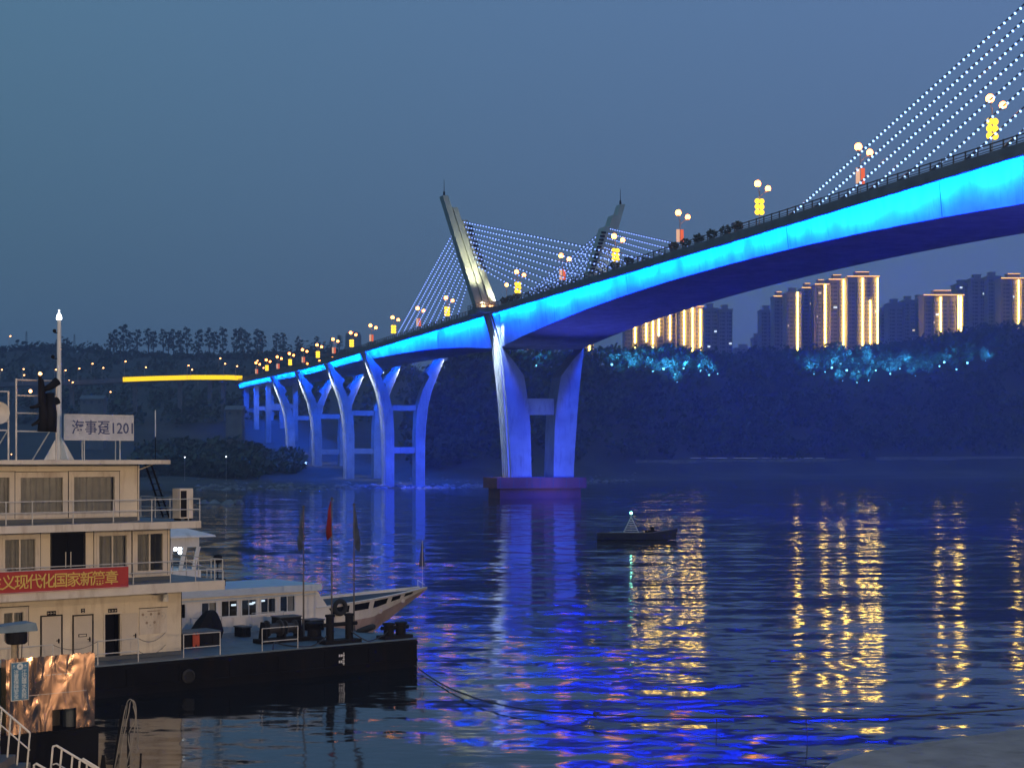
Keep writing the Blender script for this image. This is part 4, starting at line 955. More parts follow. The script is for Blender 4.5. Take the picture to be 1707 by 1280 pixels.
# bow deck gear
def bitt(x0, x1, yb, v, hgt, label, r=.21):
    s0, s1 = SP(x0, v), SP(x1, v); t = thing('double_bollard', G((s0 + s1) / 2, v, ZD + .02), label, 'bollard')
    e = MB(); e.box(s0 - .5, s1 + .5, v - .38, v + .38, ZD + .021, ZD + .2, G); e.build('base', M['dark'], t)
    for s in (s0, s1): e = MB(); e.lathe(G(s, v, ZD + .2), [(r, 0), (r, hgt - .12), (r * 1.25, hgt - .1), (r * 1.25, hgt), (.02, hgt + .03)], 14); e.build('post', M['dark'], t)
    e = MB(); e.tube([G(s0 - .45, v, ZD + .2 + hgt * .6), G(s1 + .45, v, ZD + .2 + hgt * .6)], .1, 8); e.build('cross_pin', M['dark'], t); return t
bitt(550, 582, 1088, .95, 1.25, 'tall black double bollard near the barge bow, ropes around it', .2)
bitt(648, 668, 1075, .9, .62, 'short black double bollard at the very bow corner of the barge', .26)
t = thing('winch', G(SP(462, 3.2), 3.2, ZD + .02), 'black mooring winch with drums on the bow deck behind the second low rail', 'winch')
e = MB(); e.box(SP(430, 3.2), SP(508, 3.2), 2.8, 3.7, ZD + .021, ZD + .22, G); e.build('bed', M['dark'], t)
for x in (440, 470, 498): e = MB(); s = SP(x, 3.2); e.poly([G(s - .05, 2.85, ZD + .223), G(s - .05, 3.65, ZD + .223), G(s - .05, 3.45, ZD + 1.05), G(s - .05, 3.05, ZD + 1.05)], U * .1); e.build('side_frame', M['dark'], t)
e = MB(); e.lathe(G(SP(444, 3.25), 3.25, ZD + .72), [(.42, 0), (.42, .06), (.25, .08), (.25, .7), (.42, .72), (.42, .8)], 14, ax=U); e.build('drum', M['wire'], t)
e = MB(); e.lathe(G(SP(474, 3.25), 3.25, ZD + .72), [(.36, 0), (.36, .06), (.2, .08), (.2, .55), (.36, .58), (.36, .64)], 14, ax=U); e.build('drum', M['wire'], t)
t = thing('capstan', G(SP(525, 3), 3, ZD + .02), 'squat black capstan drum between winch and tall bollard', 'capstan')
e = MB(); e.lathe(G(SP(524, 3), 3, ZD + .02), [(.5, 0), (.5, .1), (.36, .18), (.34, .55), (.46, .75), (.46, .86), (.1, .92)], 16); e.build('drum', M['dark'], t)
def crate(x0, x1, v0, v1, z1, label, m='dark', lid=True):
    s0, s1 = SP(x0, v0), SP(x1, v0); t = thing('deck_locker', G((s0 + s1) / 2, v0, ZD + .02), label, 'locker')
    e = MB(); e.box(s0, s1, v0, v1, ZD + .022, ZD + z1, G)
    for k in range(3): e.box(lerp(s0, s1, (k + .4) / 3), lerp(s0, s1, (k + .6) / 3), v0 - .03, v0 - .002, ZD + .06, ZD + z1 - .06, G)
    e.build('body', M[m], t); e = MB(); e.box(s0 - .04, s1 + .04, v0 - .05, v1 + .04, ZD + z1 + .003, ZD + z1 + .06, G); e.build('lid', M['skirt'], t); return t
crate(303, 367, 3.6, 5.0, .72, 'long dark deck locker with an orange vest on it, beside the barge wall')
crate(404, 418, 6.2, 7.0, .5, 'small black box on the open blue deck')
crate(517, 540, 6.6, 7.4, .55, 'low dark chest behind the first flagpole')
crate(466, 502, 6.8, 7.6, .8, 'dark pump housing along the inner deck edge')
t = thing('tarp_heap', G(SP(342, 7), 7, ZD), 'peaked dark tarpaulin heap behind the long deck locker', 'tarpaulin')
e = MB(); s0, s1 = SP(310, 7), SP(368, 7)
rings = []
for k, (w, z) in enumerate(((1.0, 0), (.95, .35), (.7, .8), (.4, 1.25), (.22, 1.38))):
    rings.append([G(lerp(s0, s1, .5) + (s1 - s0) * .5 * w * math.cos(2 * pi * j / 16) * (1 + .08 * math.sin(j * 5 + k)) + .3 * z, 7 + .7 * w * math.sin(2 * pi * j / 16), ZD + .02 + z + .04 * math.sin(j * 3.1 + k)) for j in range(16)])
e.loft(rings); e.build('sheet', M['dark'], t)
t = thing('life_vest', G(SP(326, 3.5), 3.5, ZD + .2), 'orange life vest hanging on the long deck locker', 'life vest')
a, b = SP(321, 3.5), SP(332, 3.5); e = MB(); pr = [(0, 0), (.35, -.02), (.42, .12), (.58, .12), (.65, -.02), (1, 0), (1, .62), (.7, .7), (.6, .58), (.4, .58), (.3, .7), (0, .62)]
e.poly([G(lerp(a, b, x), 3.46, ZD + .08 + z) for x, z in pr], V * .08); e.build('body', M['orange'], t)
# rubber tyre heap at the bow
t = thing('tyre_fender', G(SP(612, 4.5), 4.5, ZD + .02), 'black tyre lying on the bow deck below the second boat', 'tyre')
e = MB(); c = G(SP(610, 4.5), 4.5, ZD + .15)
rg = [[c + Vector((math.cos(2 * pi * i / 20), math.sin(2 * pi * i / 20), 0)) * (.38 + .15 * math.cos(2 * pi * j / 8)) + Vector((0, 0, .15 * math.sin(2 * pi * j / 8) + .12 * math.cos(2 * pi * i / 20))) for j in range(8)] for i in range(21)]
e.loft(rg, cap=False); e.build('tread', M['tyre'], t)
def rope(name, pts, r, m, label, cat='rope', sub=6):
    e = MB(); P = [Vector(p) for p in pts]; out = []
    for i in range(len(P) - 1):                        # smooth through the points
        p0, p1, p2, p3 = P[max(i - 1, 0)], P[i], P[i + 1], P[min(i + 2, len(P) - 1)]
        for k in range(sub):
            x = k / sub; out.append(.5 * ((2 * p1) + (p2 - p0) * x + (2 * p0 - 5 * p1 + 4 * p2 - p3) * x * x + (3 * p1 - p0 - 3 * p2 + p3) * x ** 3))
    e.tube(out + [P[-1]], r, 6); return tag(e.build(name, M[m], smooth=True), label, cat)
gd = lambda x, v, z=.05: G(SP(x, v), v, ZD + z)
rope('deck_rope', [gd(455, .5), gd(458, 1.2, .3), gd(470, 1.6, .1), gd(495, .8), gd(520, .5), gd(540, .9, .3), gd(552, 1.0, .7)], .035, 'wire', 'dark mooring rope curling on deck toward the tall bollard')
rope('deck_rope', [gd(584, .8, .6), gd(605, .35, .2), gd(618, .15, .1), gd(640, .5, .3), gd(648, .8, .5)], .03, 'wire', 'dark mooring rope slung between the two double bollards')
def flagpole(x, yb, yt, v, fm, side, yf, label):
    s = SP(x, v); zt = P2(x, yt, v)[1]; t = thing('flagpole', G(s, v, ZD + .02), label, 'flagpole', 'flagpoles on the barge bow')
    e = MB(); e.tube([G(s, v, ZD + .02), G(s, v, zt)], .05, 8, r2=.03); e.ball(G(s, v, zt + .05), .07, 8, 5); e.lathe(G(s, v, ZD + .02), [(.16, 0), (.16, .03), (.07, .06), (.06, .3)], 10); e.build('pole', M['rail'], t)
    zf = P2(x, yf, v)[1]; f = MB(); n = 12; cols = 9; g_ = []
    for i in range(n + 1):
        z = lerp(zt - .1, zf, i / n); w = lerp(.04, .34, (i / n) ** .8) * (1 if i < n else .8)
        g_.append([G(s + side * (.05 + w * j / cols), v + .09 * math.sin(j * 2.2 + i * .35) * (i / n + .15), z - .25 * (j / cols) * (i == n)) for j in range(cols + 1)])
    for i in range(n):
        for j in range(cols): f.quad(g_[i][j], g_[i][j + 1], g_[i + 1][j + 1], g_[i + 1][j])
    f.build('flag', M[fm], t, smooth=True)
flagpole(506, 1052, 846, 4.6, 'flaggrey', -1, 912, 'flagpole with drooping grey-blue flag, beside the cabin windows')
flagpole(553, 1042, 832, 5.6, 'flagred', -1, 893, 'tallest flagpole with drooping red flag, in the middle of three')
flagpole(590, 1040, 842, 5.2, 'flaggrey', 1, 912, 'flagpole with drooping grey-blue flag, toward the bow')

# ------------------------------------------------------------------ passenger launch moored behind
BV = 9.4; HB = 2.1; CV = BV + HB
boat = thing('passenger_launch', G(SP(500, CV), CV, 0), 'white passenger launch with raked bow and row of cabin windows, moored behind the barge', 'boat')
sa, sb = SP(235, BV), SP(523, BV); ztop = 3.28
wins = [rect(x0, y0, x1, y1, BV) for x0, y0, x1, y1 in ((282, 1006, 310, 1032), (335, 1003, 361.5, 1032), (368, 1000, 396, 1028), (402, 998, 428, 1026), (434, 996, 460, 1023), (466, 992, 492, 1020))]
w = MB(); wall_holes(w, sa, sb, 1.25, ztop, BV, BV + .08, wins); w.box(sa, sb, BV + 2 * HB - .08, BV + 2 * HB, 1.25, ztop, G); w.box(sa, sa + .08, BV + .083, BV + 2 * HB - .083, 1.25, ztop, G); w.build('cabin_wall', M['whitehull'], boat)
w = MB(); w.box(sa, sb + .3, BV - .35, BV + 2 * HB + .35, ztop + .003, ztop + .36, G); w.box(sa, sb + .1, BV - .12, BV - .02, ztop - .22, ztop - .14, G); w.build('cabin_roof', mat('pale_blue_roof', (.50, .58, .66), .5, var=.05), boat)
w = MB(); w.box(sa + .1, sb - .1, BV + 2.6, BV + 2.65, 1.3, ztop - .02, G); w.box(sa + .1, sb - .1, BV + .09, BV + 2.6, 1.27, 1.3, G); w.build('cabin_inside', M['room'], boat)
for i, r in enumerate(wins):
    s0, s1, z0, z1 = r; f = MB(); t_ = .05
    for a, b, c, d_ in ((s0 - .04, s0 + t_, z0 - .04, z1 + .04), (s1 - t_, s1 + .04, z0 - .04, z1 + .04), (s0 + t_, s1 - t_, z0 - .04, z0 + t_), (s0 + t_, s1 - t_, z1 - t_, z1 + .04)): f.box(a, b, BV - .02, BV + .06, c, d_, G)
    f.box((s0 + s1) / 2 - .02, (s0 + s1) / 2 + .02, BV, BV + .05, z0 + t_, z1 - t_, G)
    o = f.build('cabin_window', M['white'], boat); f = MB(); f.box(s0 + t_, s1 - t_, BV + .02, BV + .03, z0 + t_, z1 - t_, G); f.build('pane', M['glass'], o)
    if i in (1, 5): f = MB(); f.box(lerp(s0, s1, .52), s1 - t_, BV + .12, BV + .14, z0, z1, G); f.build('curtain', M['curtain'], o)
for x, y in ((418, 1006), (425, 1004), (437, 1001), (390, 1008)):
    s, z = P2(x, y, BV + 1.6); e = MB(); e.box(s - .16, s + .16, BV + 1.58, BV + 1.62, z - .05, z + .05, G); e.build('cabin_lamp', M['litwinw'], boat)
st = P2(712, 978, CV); s_t, z_t = st; N_ = 26; rings = []; sh = []
for i in range(N_ + 1):
    f = i / N_; s = lerp(sb - .6, s_t, f); b = HB * max(0, 1 - f ** 2.3) + .03; zs = lerp(2.25, z_t, f ** 1.15)
    fw = f / .60; bw = HB * .92 * max(0, 1 - fw ** 2) if fw < 1 else 0; zk = -.35 if fw < .8 else lerp(-.35, z_t - .12, ((fw - .8) / (1 / .60 - .8)) ** .95)
    zw = max(.0, zk + .02); bw = max(bw, .02)
    ring = []
    for sg in (-1, 1):
        pr = [(b, zs), (lerp(b, bw, .38), lerp(zs, zw, .42)), (lerp(b, bw, .72), lerp(zs, zw, .72)), (bw, zw), (.012, min(zk, zw - .005))]
        ring += [G(s, CV + sg * y, z) for y, z in (pr if sg < 0 else pr[::-1])]
    rings.append(ring); sh.append((s, b, zs, bw, zw))
hl = MB()
nr = len(rings[0])
for i in range(N_):
    for j in range(nr - 1):
        zc = (rings[i][j].z + rings[i][j + 1].z + rings[i + 1][j].z + rings[i + 1][j + 1].z) / 4
        hl.quad(rings[i][j], rings[i][j + 1], rings[i + 1][j + 1], rings[i + 1][j], 1 if j in (1, 2, 3, 4, 5, 6, 7) else 0)
hl.v += []; bow = hl.build('hull', [M['whitehull'], M['pinkhull']], boat)
e = MB(); e.box(sa, sb - .6, BV - .02, BV + 2 * HB + .02, -.3, 1.247, G); e.box(sa, sb + .6, BV - .16, BV - .022, 1.0, 1.24, G); e.build('main_hull', M['hull'], boat)
e = MB()
for i in range(N_ - 1): s, b, zs, _, _ = sh[i]; s2, b2, zs2, _, _ = sh[i + 1]; e.quad(G(s, CV - b + .03, zs - .1), G(s2, CV - b2 + .02, zs2 - .1), G(s2, CV + b2 - .02, zs2 - .1), G(s, CV + b - .03, zs - .1))
e.build('fore_deck', mat('navy_deck', (.02, .028, .05), .6), boat)
for i0, i1 in ((4, 8), (9, 12), (13, 16), (17, 19), (20, 22)):
    e = MB()
    for i in range(i0, i1):
        q = []
        for ii in (i, i + 1):
            A_, B_ = rings[ii][0], rings[ii][1]; q += [lerp(A_, B_, .10) - V * .012, lerp(A_, B_, .48) - V * .012]
        e.quad(q[0], q[1], q[3], q[2])
    e.build('bulwark_port', M['doordark'], boat)
e = MB()
e.tube([rings[i][0] + Vector((0, 0, .03)) for i in range(2, N_)], .045, 6)
e.tube([rings[i][9] + Vector((0, 0, .03)) for i in range(2, N_)], .045, 6)
e.tube([G(s_t - .9, CV - .3, z_t + .0), G(s_t - .7, CV, z_t + .45), G(s_t - .2, CV, z_t + .15)], .025, 5); e.build('bow_rail', M['white'], boat)
for i in (15, 20):
    p = lerp(rings[i][0], rings[i][1], .85) - V * .02; e = MB(); e.lathe(p, [(.15, 0), (.15, -.03), (.10, -.03)], 12, ax=V, ref=U); e.lathe(p, [(.098, -.01), (.001, -.012)], 12, ax=V, ref=U, mi=1); e.build('porthole', [M['pole'], M['dark']], boat)
e = MB(); q_ = P2(567, 1012, BV - .12); c = G(q_[0], BV - .12, q_[1])
rg = [[c + (U * math.cos(2 * pi * i / 24) + Vector((0, 0, math.sin(2 * pi * i / 24)))) * (.36 + .13 * math.cos(2 * pi * j / 8)) + V * .13 * math.sin(2 * pi * j / 8) for j in range(8)] for i in range(25)]
e.loft(rg, cap=False); e.build('tyre_fender', M['tyre'], boat)
e = MB()                                               # raked windscreen between roof and foredeck
ws0, ws1 = sb + .02, sb + 1.0
for va, vb in ((BV + .1, CV - .05), (CV + .05, BV + 2 * HB - .1)): e.quad(G(ws0 + .15, va, ztop - .1), G(ws0 + .15, vb, ztop - .1), G(ws1, vb, 2.1), G(ws1, va, 2.1))
e.build('windscreen', M['doordark'], boat)
e = MB()
e.poly([G(sb, BV, ztop), G(sb + .2, BV, ztop), G(sb + 1.15, BV, 2.0), G(sb + .95, BV, 1.5), G(sb, BV, 1.3)], V * .08); e.poly([G(sb, BV + 2 * HB - .08, ztop), G(sb + .2, BV + 2 * HB - .08, ztop), G(sb + 1.15, BV + 2 * HB - .08, 2.0), G(sb, BV + 2 * HB - .08, 1.3)], V * .08); e.build('windscreen_pillar', M['whitehull'], boat)
# wheelhouse
a, b = SP(262, CV), SP(312, CV); zr = 3.64
e = MB(); e.box(a, b, CV - 1.5, CV + 1.5, zr + .003, zr + 1.0, G); e.box(a, b - .1, CV - 1.5, CV + 1.5, zr + 2.25, zr + 2.75, G); e.build('wheelhouse', M['white'], boat)
for s in (a + .1, (a + b) / 2, b - .1):
    for v in (CV - 1.45, CV + 1.4): e = MB(); e.hexa([G(s - .1 - .3, v, zr + 1.003), G(s + .12 - .3, v, zr + 1.003), G(s + .12 - .3, v + .08, zr + 1.003), G(s - .1 - .3, v + .08, zr + 1.003), G(s - .1, v, zr + 2.247), G(s + .12, v, zr + 2.247), G(s + .12, v + .08, zr + 2.247), G(s - .1, v + .08, zr + 2.247)]); e.build('pillar', M['white'], boat)
e = MB(); e.loft([[G(a - .3, CV - 1.8, zr + 2.753), G(b + .75, CV - 1.8, zr + 2.753), G(b + .75, CV + 1.8, zr + 2.753), G(a - .3, CV + 1.8, zr + 2.753)], [G(a - .3, CV - 1.75, zr + 2.85), G(b + .7, CV - 1.75, zr + 2.85), G(b + .7, CV + 1.75, zr + 2.85), G(a - .3, CV + 1.75, zr + 2.85)], [G(a, CV - .9, zr + 3.25), G(b - .7, CV - .9, zr + 3.25), G(b - .7, CV + .9, zr + 3.25), G(a, CV + .9, zr + 3.25)]]); e.build('wheelhouse_roof', M['white'], boat)
for x, y in ((283.5, 921), (292, 915), (300, 914.5), (300, 920.5)):
    s, z = P2(x, y, CV - .9); e = MB(); e.ball(G(s, CV - .9, z), .11, 8, 5); e.build('wheelhouse_lamp', M['smallwhite'], boat)
e = MB(); s = SP(363, CV); e.tube([G(s, CV, zr), G(s, CV, zr + 1.2)], .035, 6); e.lathe(G(s - .12, CV, zr + 1.45), [(.05, -.1), (.22, -.05), (.26, .15), (.2, .3), (.02, .31)], 12, ax=U); e.build('searchlight', M['dark'], boat)
e = MB()
pp = [G(SP(x, CV - 1.6), CV - 1.6, zr + q) for x, q in ((312, 1.55), (345, 1.1), (358, .95), (372, .9))]
e.tube(pp, .025, 5)
for p in pp[1:]: e.tube([p, Vector((p.x, p.y, zr))], .025, 5)
e.build('roof_rail', M['railw'], boat)
e = MB(); e.box(SP(345, CV), SP(370, CV), CV - .4, CV + .4, zr + .003, zr + .4, G); e.build('roof_hatch', M['dark'], boat)
# pennant on the bow
s = SP(708, CV); t = thing('bow_pennant', G(s_t - .4, CV, z_t), 'small furled dark pennant on a staff at the launch bow', 'pennant')
e = MB(); e.tube([G(s_t - .35, CV, z_t), G(s_t - .35, CV, P2(707, 900, CV)[1])], .02, 5); e.build('staff', M['pole'], t)
f = MB(); zt = P2(707, 905, CV)[1]; zf = P2(707, 944, CV)[1]; q = s_t - .35
for i in range(8):
    za, zb_ = lerp(zt, zf, i / 8), lerp(zt, zf, (i + 1) / 8); wa, wb = .03 + .2 * (i / 8), .03 + .2 * ((i + 1) / 8)
    f.quad(G(q, CV, za), G(q - wa, CV + .05, za), G(q - wb, CV + .05, zb_), G(q, CV, zb_)); f.quad(G(q, CV - .01, za), G(q + wa * .5, CV - .06, za), G(q + wb * .5, CV - .06, zb_), G(q, CV - .01, zb_))
f.build('flag', M['flagnavy'], t)

# ------------------------------------------------------------------ little work boat with a lattice pyramid
Yb = 210.; mpx = Yb / F
sx = lambda px: (px - CX) * mpx
t = thing('work_boat', (sx(1062), Yb, 0), 'small dark work boat with a pale lattice pyramid mast, alone on the river', 'boat')
rings = []
for i in range(17):
    f = i / 16; x = lerp(sx(995), sx(1130), f); b = 1.1 * math.sin(pi * min(1, .12 + f * .9)) ** .6 if f < .97 else .05; b = max(b, .05)
    zs = .95 + .55 * max(0, f - .62) ** 1.4 * 4 - (.0 if f > .1 else 0); zk = -.3 if f < .85 else lerp(-.3, zs - .3, (f - .85) / .15)
    rings.append([(x, Yb - b, zs), (x - .25 * (f > .8), Yb - b * .75, .1), (x - .4 * (f > .8), Yb, zk), (x - .25 * (f > .8), Yb + b * .75, .1), (x, Yb + b, zs)])
e = MB(); e.loft(rings, closed=False)
for r in (rings[0], rings[-1]): e.add([r[0], r[1], r[2], r[3], r[4]], [(0, 1, 2, 3, 4)])
e.build('hull', M['sampan'], t)
e = MB(); e.loft([[Vector(r[0]) - Vector((0, .03, -.0)), Vector(r[0]) + Vector((0, -.03, .09)), Vector(r[0]) + Vector((0, .05, .09)), Vector(r[0]) + Vector((0, .05, 0))] for r in rings]); e.build('gunwale', M['edge'], t)
e = MB(); e.loft([[Vector((r[0][0], r[0][1] + .06, r[0][2] - .12)), Vector((r[4][0], r[4][1] - .06, r[4][2] - .12))] for r in rings[1:-1]], closed=False); e.build('deck', M['deckblue'], t)
e = MB(); cx = sx(1052); zb = 1.0; zt = EYE - (861 - CY) * mpx; hw = .95
for dx in (-1, 1):
    for dy in (-1, 1): e.tube([(cx + dx * hw, Yb + dy * .7, zb), (cx, Yb, zt)], .045, 5)
for k in range(7):
    f = k / 7; w = hw * (1 - f); w2 = .7 * (1 - f); z = lerp(zb, zt, f)
    e.box(cx - w, cx + w, Yb - w2 - .03, Yb - w2 + .01, z, z + .10); e.box(cx - w, cx + w, Yb + w2 - .01, Yb + w2 + .03, z, z + .10)
e.tube([(cx, Yb, zb), (cx, Yb, zt + .35)], .05, 6); e.build('lattice_pyramid', M['white'], t)
e = MB()
for k in range(6): f0, f1 = k / 7, (k + .8) / 7; e.quad((cx - hw * (1 - f0), Yb - .68 * (1 - f0), lerp(zb, zt, f0) + .1), (cx + hw * (1 - f0), Yb - .68 * (1 - f0), lerp(zb, zt, f0) + .1), (cx + hw * (1 - f1), Yb - .68 * (1 - f1), lerp(zb, zt, f1)), (cx - hw * (1 - f1), Yb - .68 * (1 - f1), lerp(zb, zt, f1)))
e.build('slat', M['flaggrey'], t)
e = MB(); e.ball((cx, Yb, zt + .48), .16, 10, 6); e.build('mast_lamp', emit('green_white_lamp', (.25, 1, .65), 22), t)
e = MB(); e.box(sx(1075), sx(1095), Yb - .5, Yb + .5, .9, 1.25); e.box(sx(1084), sx(1088), Yb - .2, Yb + .2, 1.253, 1.7); e.lathe((sx(1089), Yb, 1.25), [(.12, 0), (.14, .35), (.05, .5)], 8); e.build('deck_gear', M['dark'], t)

# ------------------------------------------------------------------ nearer pontoon with the copper-coloured cladding
CVV = -14.9
pont = thing('landing_pontoon', G(SP(80, CVV), CVV + 2, 0), 'black landing pontoon carrying a copper-coloured sheet-metal cabin at the picture corner', 'pontoon')
c0_, c1_ = SP(10, CVV), SP(158, CVV); zb = 1.45; zt = P2(158, 1088, CVV)[1]
e = MB(); e.loft([[G(c0_ - 12, CVV - .1, -.8), G(c1_ + .06, CVV - .1, -.8), G(c1_ - .1, CVV + 5, -.8), G(c0_ - 12, CVV + 5, -.8)], [G(c0_ - 12, CVV - .1, zb - .01), G(c1_ + .1, CVV - .1, zb - .01), G(c1_ + .1, CVV + 5, zb - .01), G(c0_ - 12, CVV + 5, zb - .01)]])
e.box(c0_ - 12, c1_ + .12, CVV - .16, CVV - .103, zb - .22, zb - .08, G); e.build('hull', M['hull'], pont)
a, b, c, d_ = rect(87, 1181, 127, 1214, CVV); e = MB()
wall_holes(e, c0_, c1_, zb, zt, CVV, CVV + .05, [(a, b, zb, d_)])
e.box(c1_ - .05, c1_, CVV + .053, CVV + .4, zb, zt, G); e.box(c0_, c0_ + .05, CVV + .053, CVV + .4, zb, zt, G)
rn = random.Random(4); s = c0_
while s < c1_ - .1: w_ = rn.uniform(.04, .12); e.box(s, min(s + w_, c1_), CVV + .002, CVV + .045, zt + .001, zt + rn.uniform(.01, .05), G); s += w_ + rn.uniform(0, .08)
e.build('cladding', M['copper'], pont)
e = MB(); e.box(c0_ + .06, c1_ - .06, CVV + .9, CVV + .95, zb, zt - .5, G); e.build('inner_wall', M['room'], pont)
e = MB(); s, z = P2(117, 1196, CVV + .5); e.lathe(G(s, CVV + .5, zb + .01), [(.25, 0), (.25, .55), (.2, .62), (.02, .64)], 14); e.build('bollard', M['skirt'], pont)
e = MB(); z0 = P2(95, 1124, CVV)[1]
for k in range(5): q = SP(76 + k * 10, CVV); e.box(q, q + .15, CVV - .012, CVV - .002, z0 + .0, z0 + .025, G)
z1_ = P2(95, 1155, CVV)[1]; e.box(c0_ + .6, c1_ - .3, CVV - .008, CVV - .002, z1_, z1_ + .015, G); e.build('seam_strip', M['pole'], pont)
a, b, c, d_ = rect(19, 1104, 47, 1166, CVV - .04); t = thing('warning_sign', G((a + b) / 2, CVV - .05, c), 'blue water-safety sign with pale vertical characters on the copper cladding', 'sign')
e = MB(); e.box(a, b, CVV - .06, CVV - .02, c, d_, G); e.box(a - .02, b + .02, CVV - .05, CVV - .022, c - .02, d_ + .02, G, 1); e.build('board', [M['bluesign'], M['pole']], t)
hh = d_ - c; ww = b - a; ch = hh * .79 / 6.1
for col, body in ((.74, '江边嬉水危险'), (.27, '注意保持安全')):
    e = MB()
    for k, q in enumerate(body): text_into(e, q, ch * 1.12, lambda x_, y_, h_, k=k, col=col: G(a + ww * col + x_, CVV - .062 - h_, c + hh * .80 - ch * (k + 1) + ch * .18 + y_), align='CENTER', depth=.004)
    e.build('lettering', M['signtext'], t, norm=False)
e = MB(); q = [G(a + ww * .5 + .11 * math.cos(2 * pi * k / 16), CVV - .064, c + hh * .9 + .11 * math.sin(2 * pi * k / 16)) for k in range(16)]; e.poly(q, V * .003)
q = [G(a + ww * .5 + .05 * math.cos(2 * pi * k / 3 + pi / 2), CVV - .067, c + hh * .9 + .05 * math.sin(2 * pi * k / 3 + pi / 2)) for k in range(3)]; e.poly(q, V * .002, 1)
for u_ in (.14, .82): e.box(a + ww * u_ - .03, a + ww * u_ + .03, CVV - .064, CVV - .061, c + hh * .915, c + hh * .94, G); e.box(a + ww * u_ - .05, a + ww * u_ + .05, CVV - .064, CVV - .061, c + hh * .875, c + hh * .885, G)
e.build('emblem', [M['signtext'], M['bluesign']], t)
# hooded lamp on a timber post
LV = -13.6; s = SP(25, LV); t = thing('hooded_lamp', G(s, LV, 1.45), 'blue-grey hooded work lamp on a lit timber post behind the copper cabin', 'lamp')
zh = P2(25, 1052, LV)[1]; e = MB(); e.lathe(G(s, LV, 1.45), [(.15, 0), (.13, zh - 1.45 - .4), (.12, zh - 1.45 - .35)], 10); e.build('post', mat('pale_timber', (.42, .33, .22), .8, var=.3, scale=4), t)
a, b = SP(-14, LV), SP(56, LV); e = MB(); prof = [(0, .0), (.02, .14), (.1, .22), (.9, .30), (.96, .27), (1.0, .06), (.995, 0)]
e.poly([G(lerp(a, b, u_), LV - .35, zh + z) for u_, z in prof], V * .75); e.build('hood', M['hood'], t)
e = MB(); e.lathe(G(s + .05, LV, zh - .42), [(.30, 0), (.36, .05), (.36, .38), (.25, .41)], 14); e.build('lamp_body', M['dark'], t)
for x in (30, 37): e = MB(); e.tube([G(SP(x, LV - .3), LV - .3, zh - .3), G(SP(x - 1, LV - .3), LV - .3, zh - 1.0), G(SP(x - 7, LV - .3), LV - .3, 2.6)], .018, 5); e.build('power_cord', M['wire'], t)
t = thing('dark_interior_box', G(SP(-2, -14), -14, 1.45), 'dark box with a pale top, for the dark interior beside the landing pontoon cladding', 'cabinet')  # dark-coloured box put in place of the neighbouring structure's dark interior
e = MB(); e.box(SP(-60, -14), SP(6, -14), -14.3, -13.5, 1.46, P2(0, 1112, -14.3)[1], G); e.build('body', mat('dark_interior_green', (.02, .05, .04), .5), t)
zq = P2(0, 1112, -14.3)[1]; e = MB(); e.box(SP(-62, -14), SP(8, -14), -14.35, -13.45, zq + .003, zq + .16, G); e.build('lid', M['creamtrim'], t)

# ------------------------------------------------------------------ gangway stair with white handrails
t = thing('gangway_stair', PX(40, 1280, 42) - Vector((0, 0, 1)), 'bank stair with welded pale handrails leading down to the landing pontoon', 'stair')
e = MB()
for k in range(9):
    p = PX(-60 + k * 26, 1262 + k * 14, 41); e.hexa([p + Vector((x, y, z)) for z in (-.9, 0) for x, y in ((0, -1.2), (.42, -1.2), (.42, 1.6), (0, 1.6))])
e.build('tread', M['quay'], t)
def hrail(pts, Y, posts, drop, mid):
    e = MB(); P = [PX(x, y, Y) for x, y in pts]; e.tube(P, .028, 8)
    e.tube([p - Vector((0, 0, mid)) for p in P], .02, 6)
    for (x, y) in posts: q = PX(x, y, Y); e.tube([q, q + Vector((-.09, 0, -drop))], .024, 7)
    e.build('handrail', M['railw'], t)
hrail([(-60, 1125), (0, 1178), (50, 1221)], 42, [(-40, 1143), (3, 1181), (18, 1194), (34, 1207), (50, 1221)], 1.05, .45)
hrail([(88, 1244), (94, 1242), (160, 1281), (230, 1325)], 38, [(88, 1244), (103, 1247), (121, 1258), (145, 1272)], 1.0, .42)
hrail([(56, 1276), (60, 1272), (120, 1306)], 36, [(57, 1274), (80, 1284)], .8, .4)
hrail([(132, 1270), (138, 1264), (200, 1302)], 36.5, [(133, 1269), (160, 1279)], .8, .4)
# looped hoses on a stump
t = thing('hose_bundle', PX(205, 1290, 46), 'pale looped hoses hanging over dark posts at the bank edge', 'hose')
def loop(pts, Y, r, m):
    P = [PX(x, y, Y) for x, y in pts]; out = []
    for i in range(len(P) - 1):
        p0, p1, p2, p3 = P[max(i - 1, 0)], P[i], P[i + 1], P[min(i + 2, len(P) - 1)]
        for k in range(6): x = k / 6; out.append(.5 * ((2 * p1) + (p2 - p0) * x + (2 * p0 - 5 * p1 + 4 * p2 - p3) * x * x + (3 * p1 - p0 - 3 * p2 + p3) * x ** 3))
    e = MB(); e.tube(out + [P[-1]], r, 6); e.build('hose', M[m], t, smooth=True)
loop([(196, 1300), (204, 1240), (214, 1190), (218, 1168), (225, 1172), (227, 1195), (222, 1230), (212, 1270), (206, 1300)], 46, .018, 'hose')
loop([(188, 1300), (198, 1240), (208, 1185), (214, 1167), (221, 1168), (226, 1190), (230, 1225), (228, 1255), (216, 1275), (200, 1285)], 46.2, .017, 'hose')
loop([(186, 1296), (198, 1250), (205, 1215), (210, 1190), (212, 1172)], 46.4, .016, 'rope')
loop([(222, 1300), (219, 1262), (214, 1225), (226, 1198), (222, 1176)], 45.8, .016, 'hose')
e = MB()
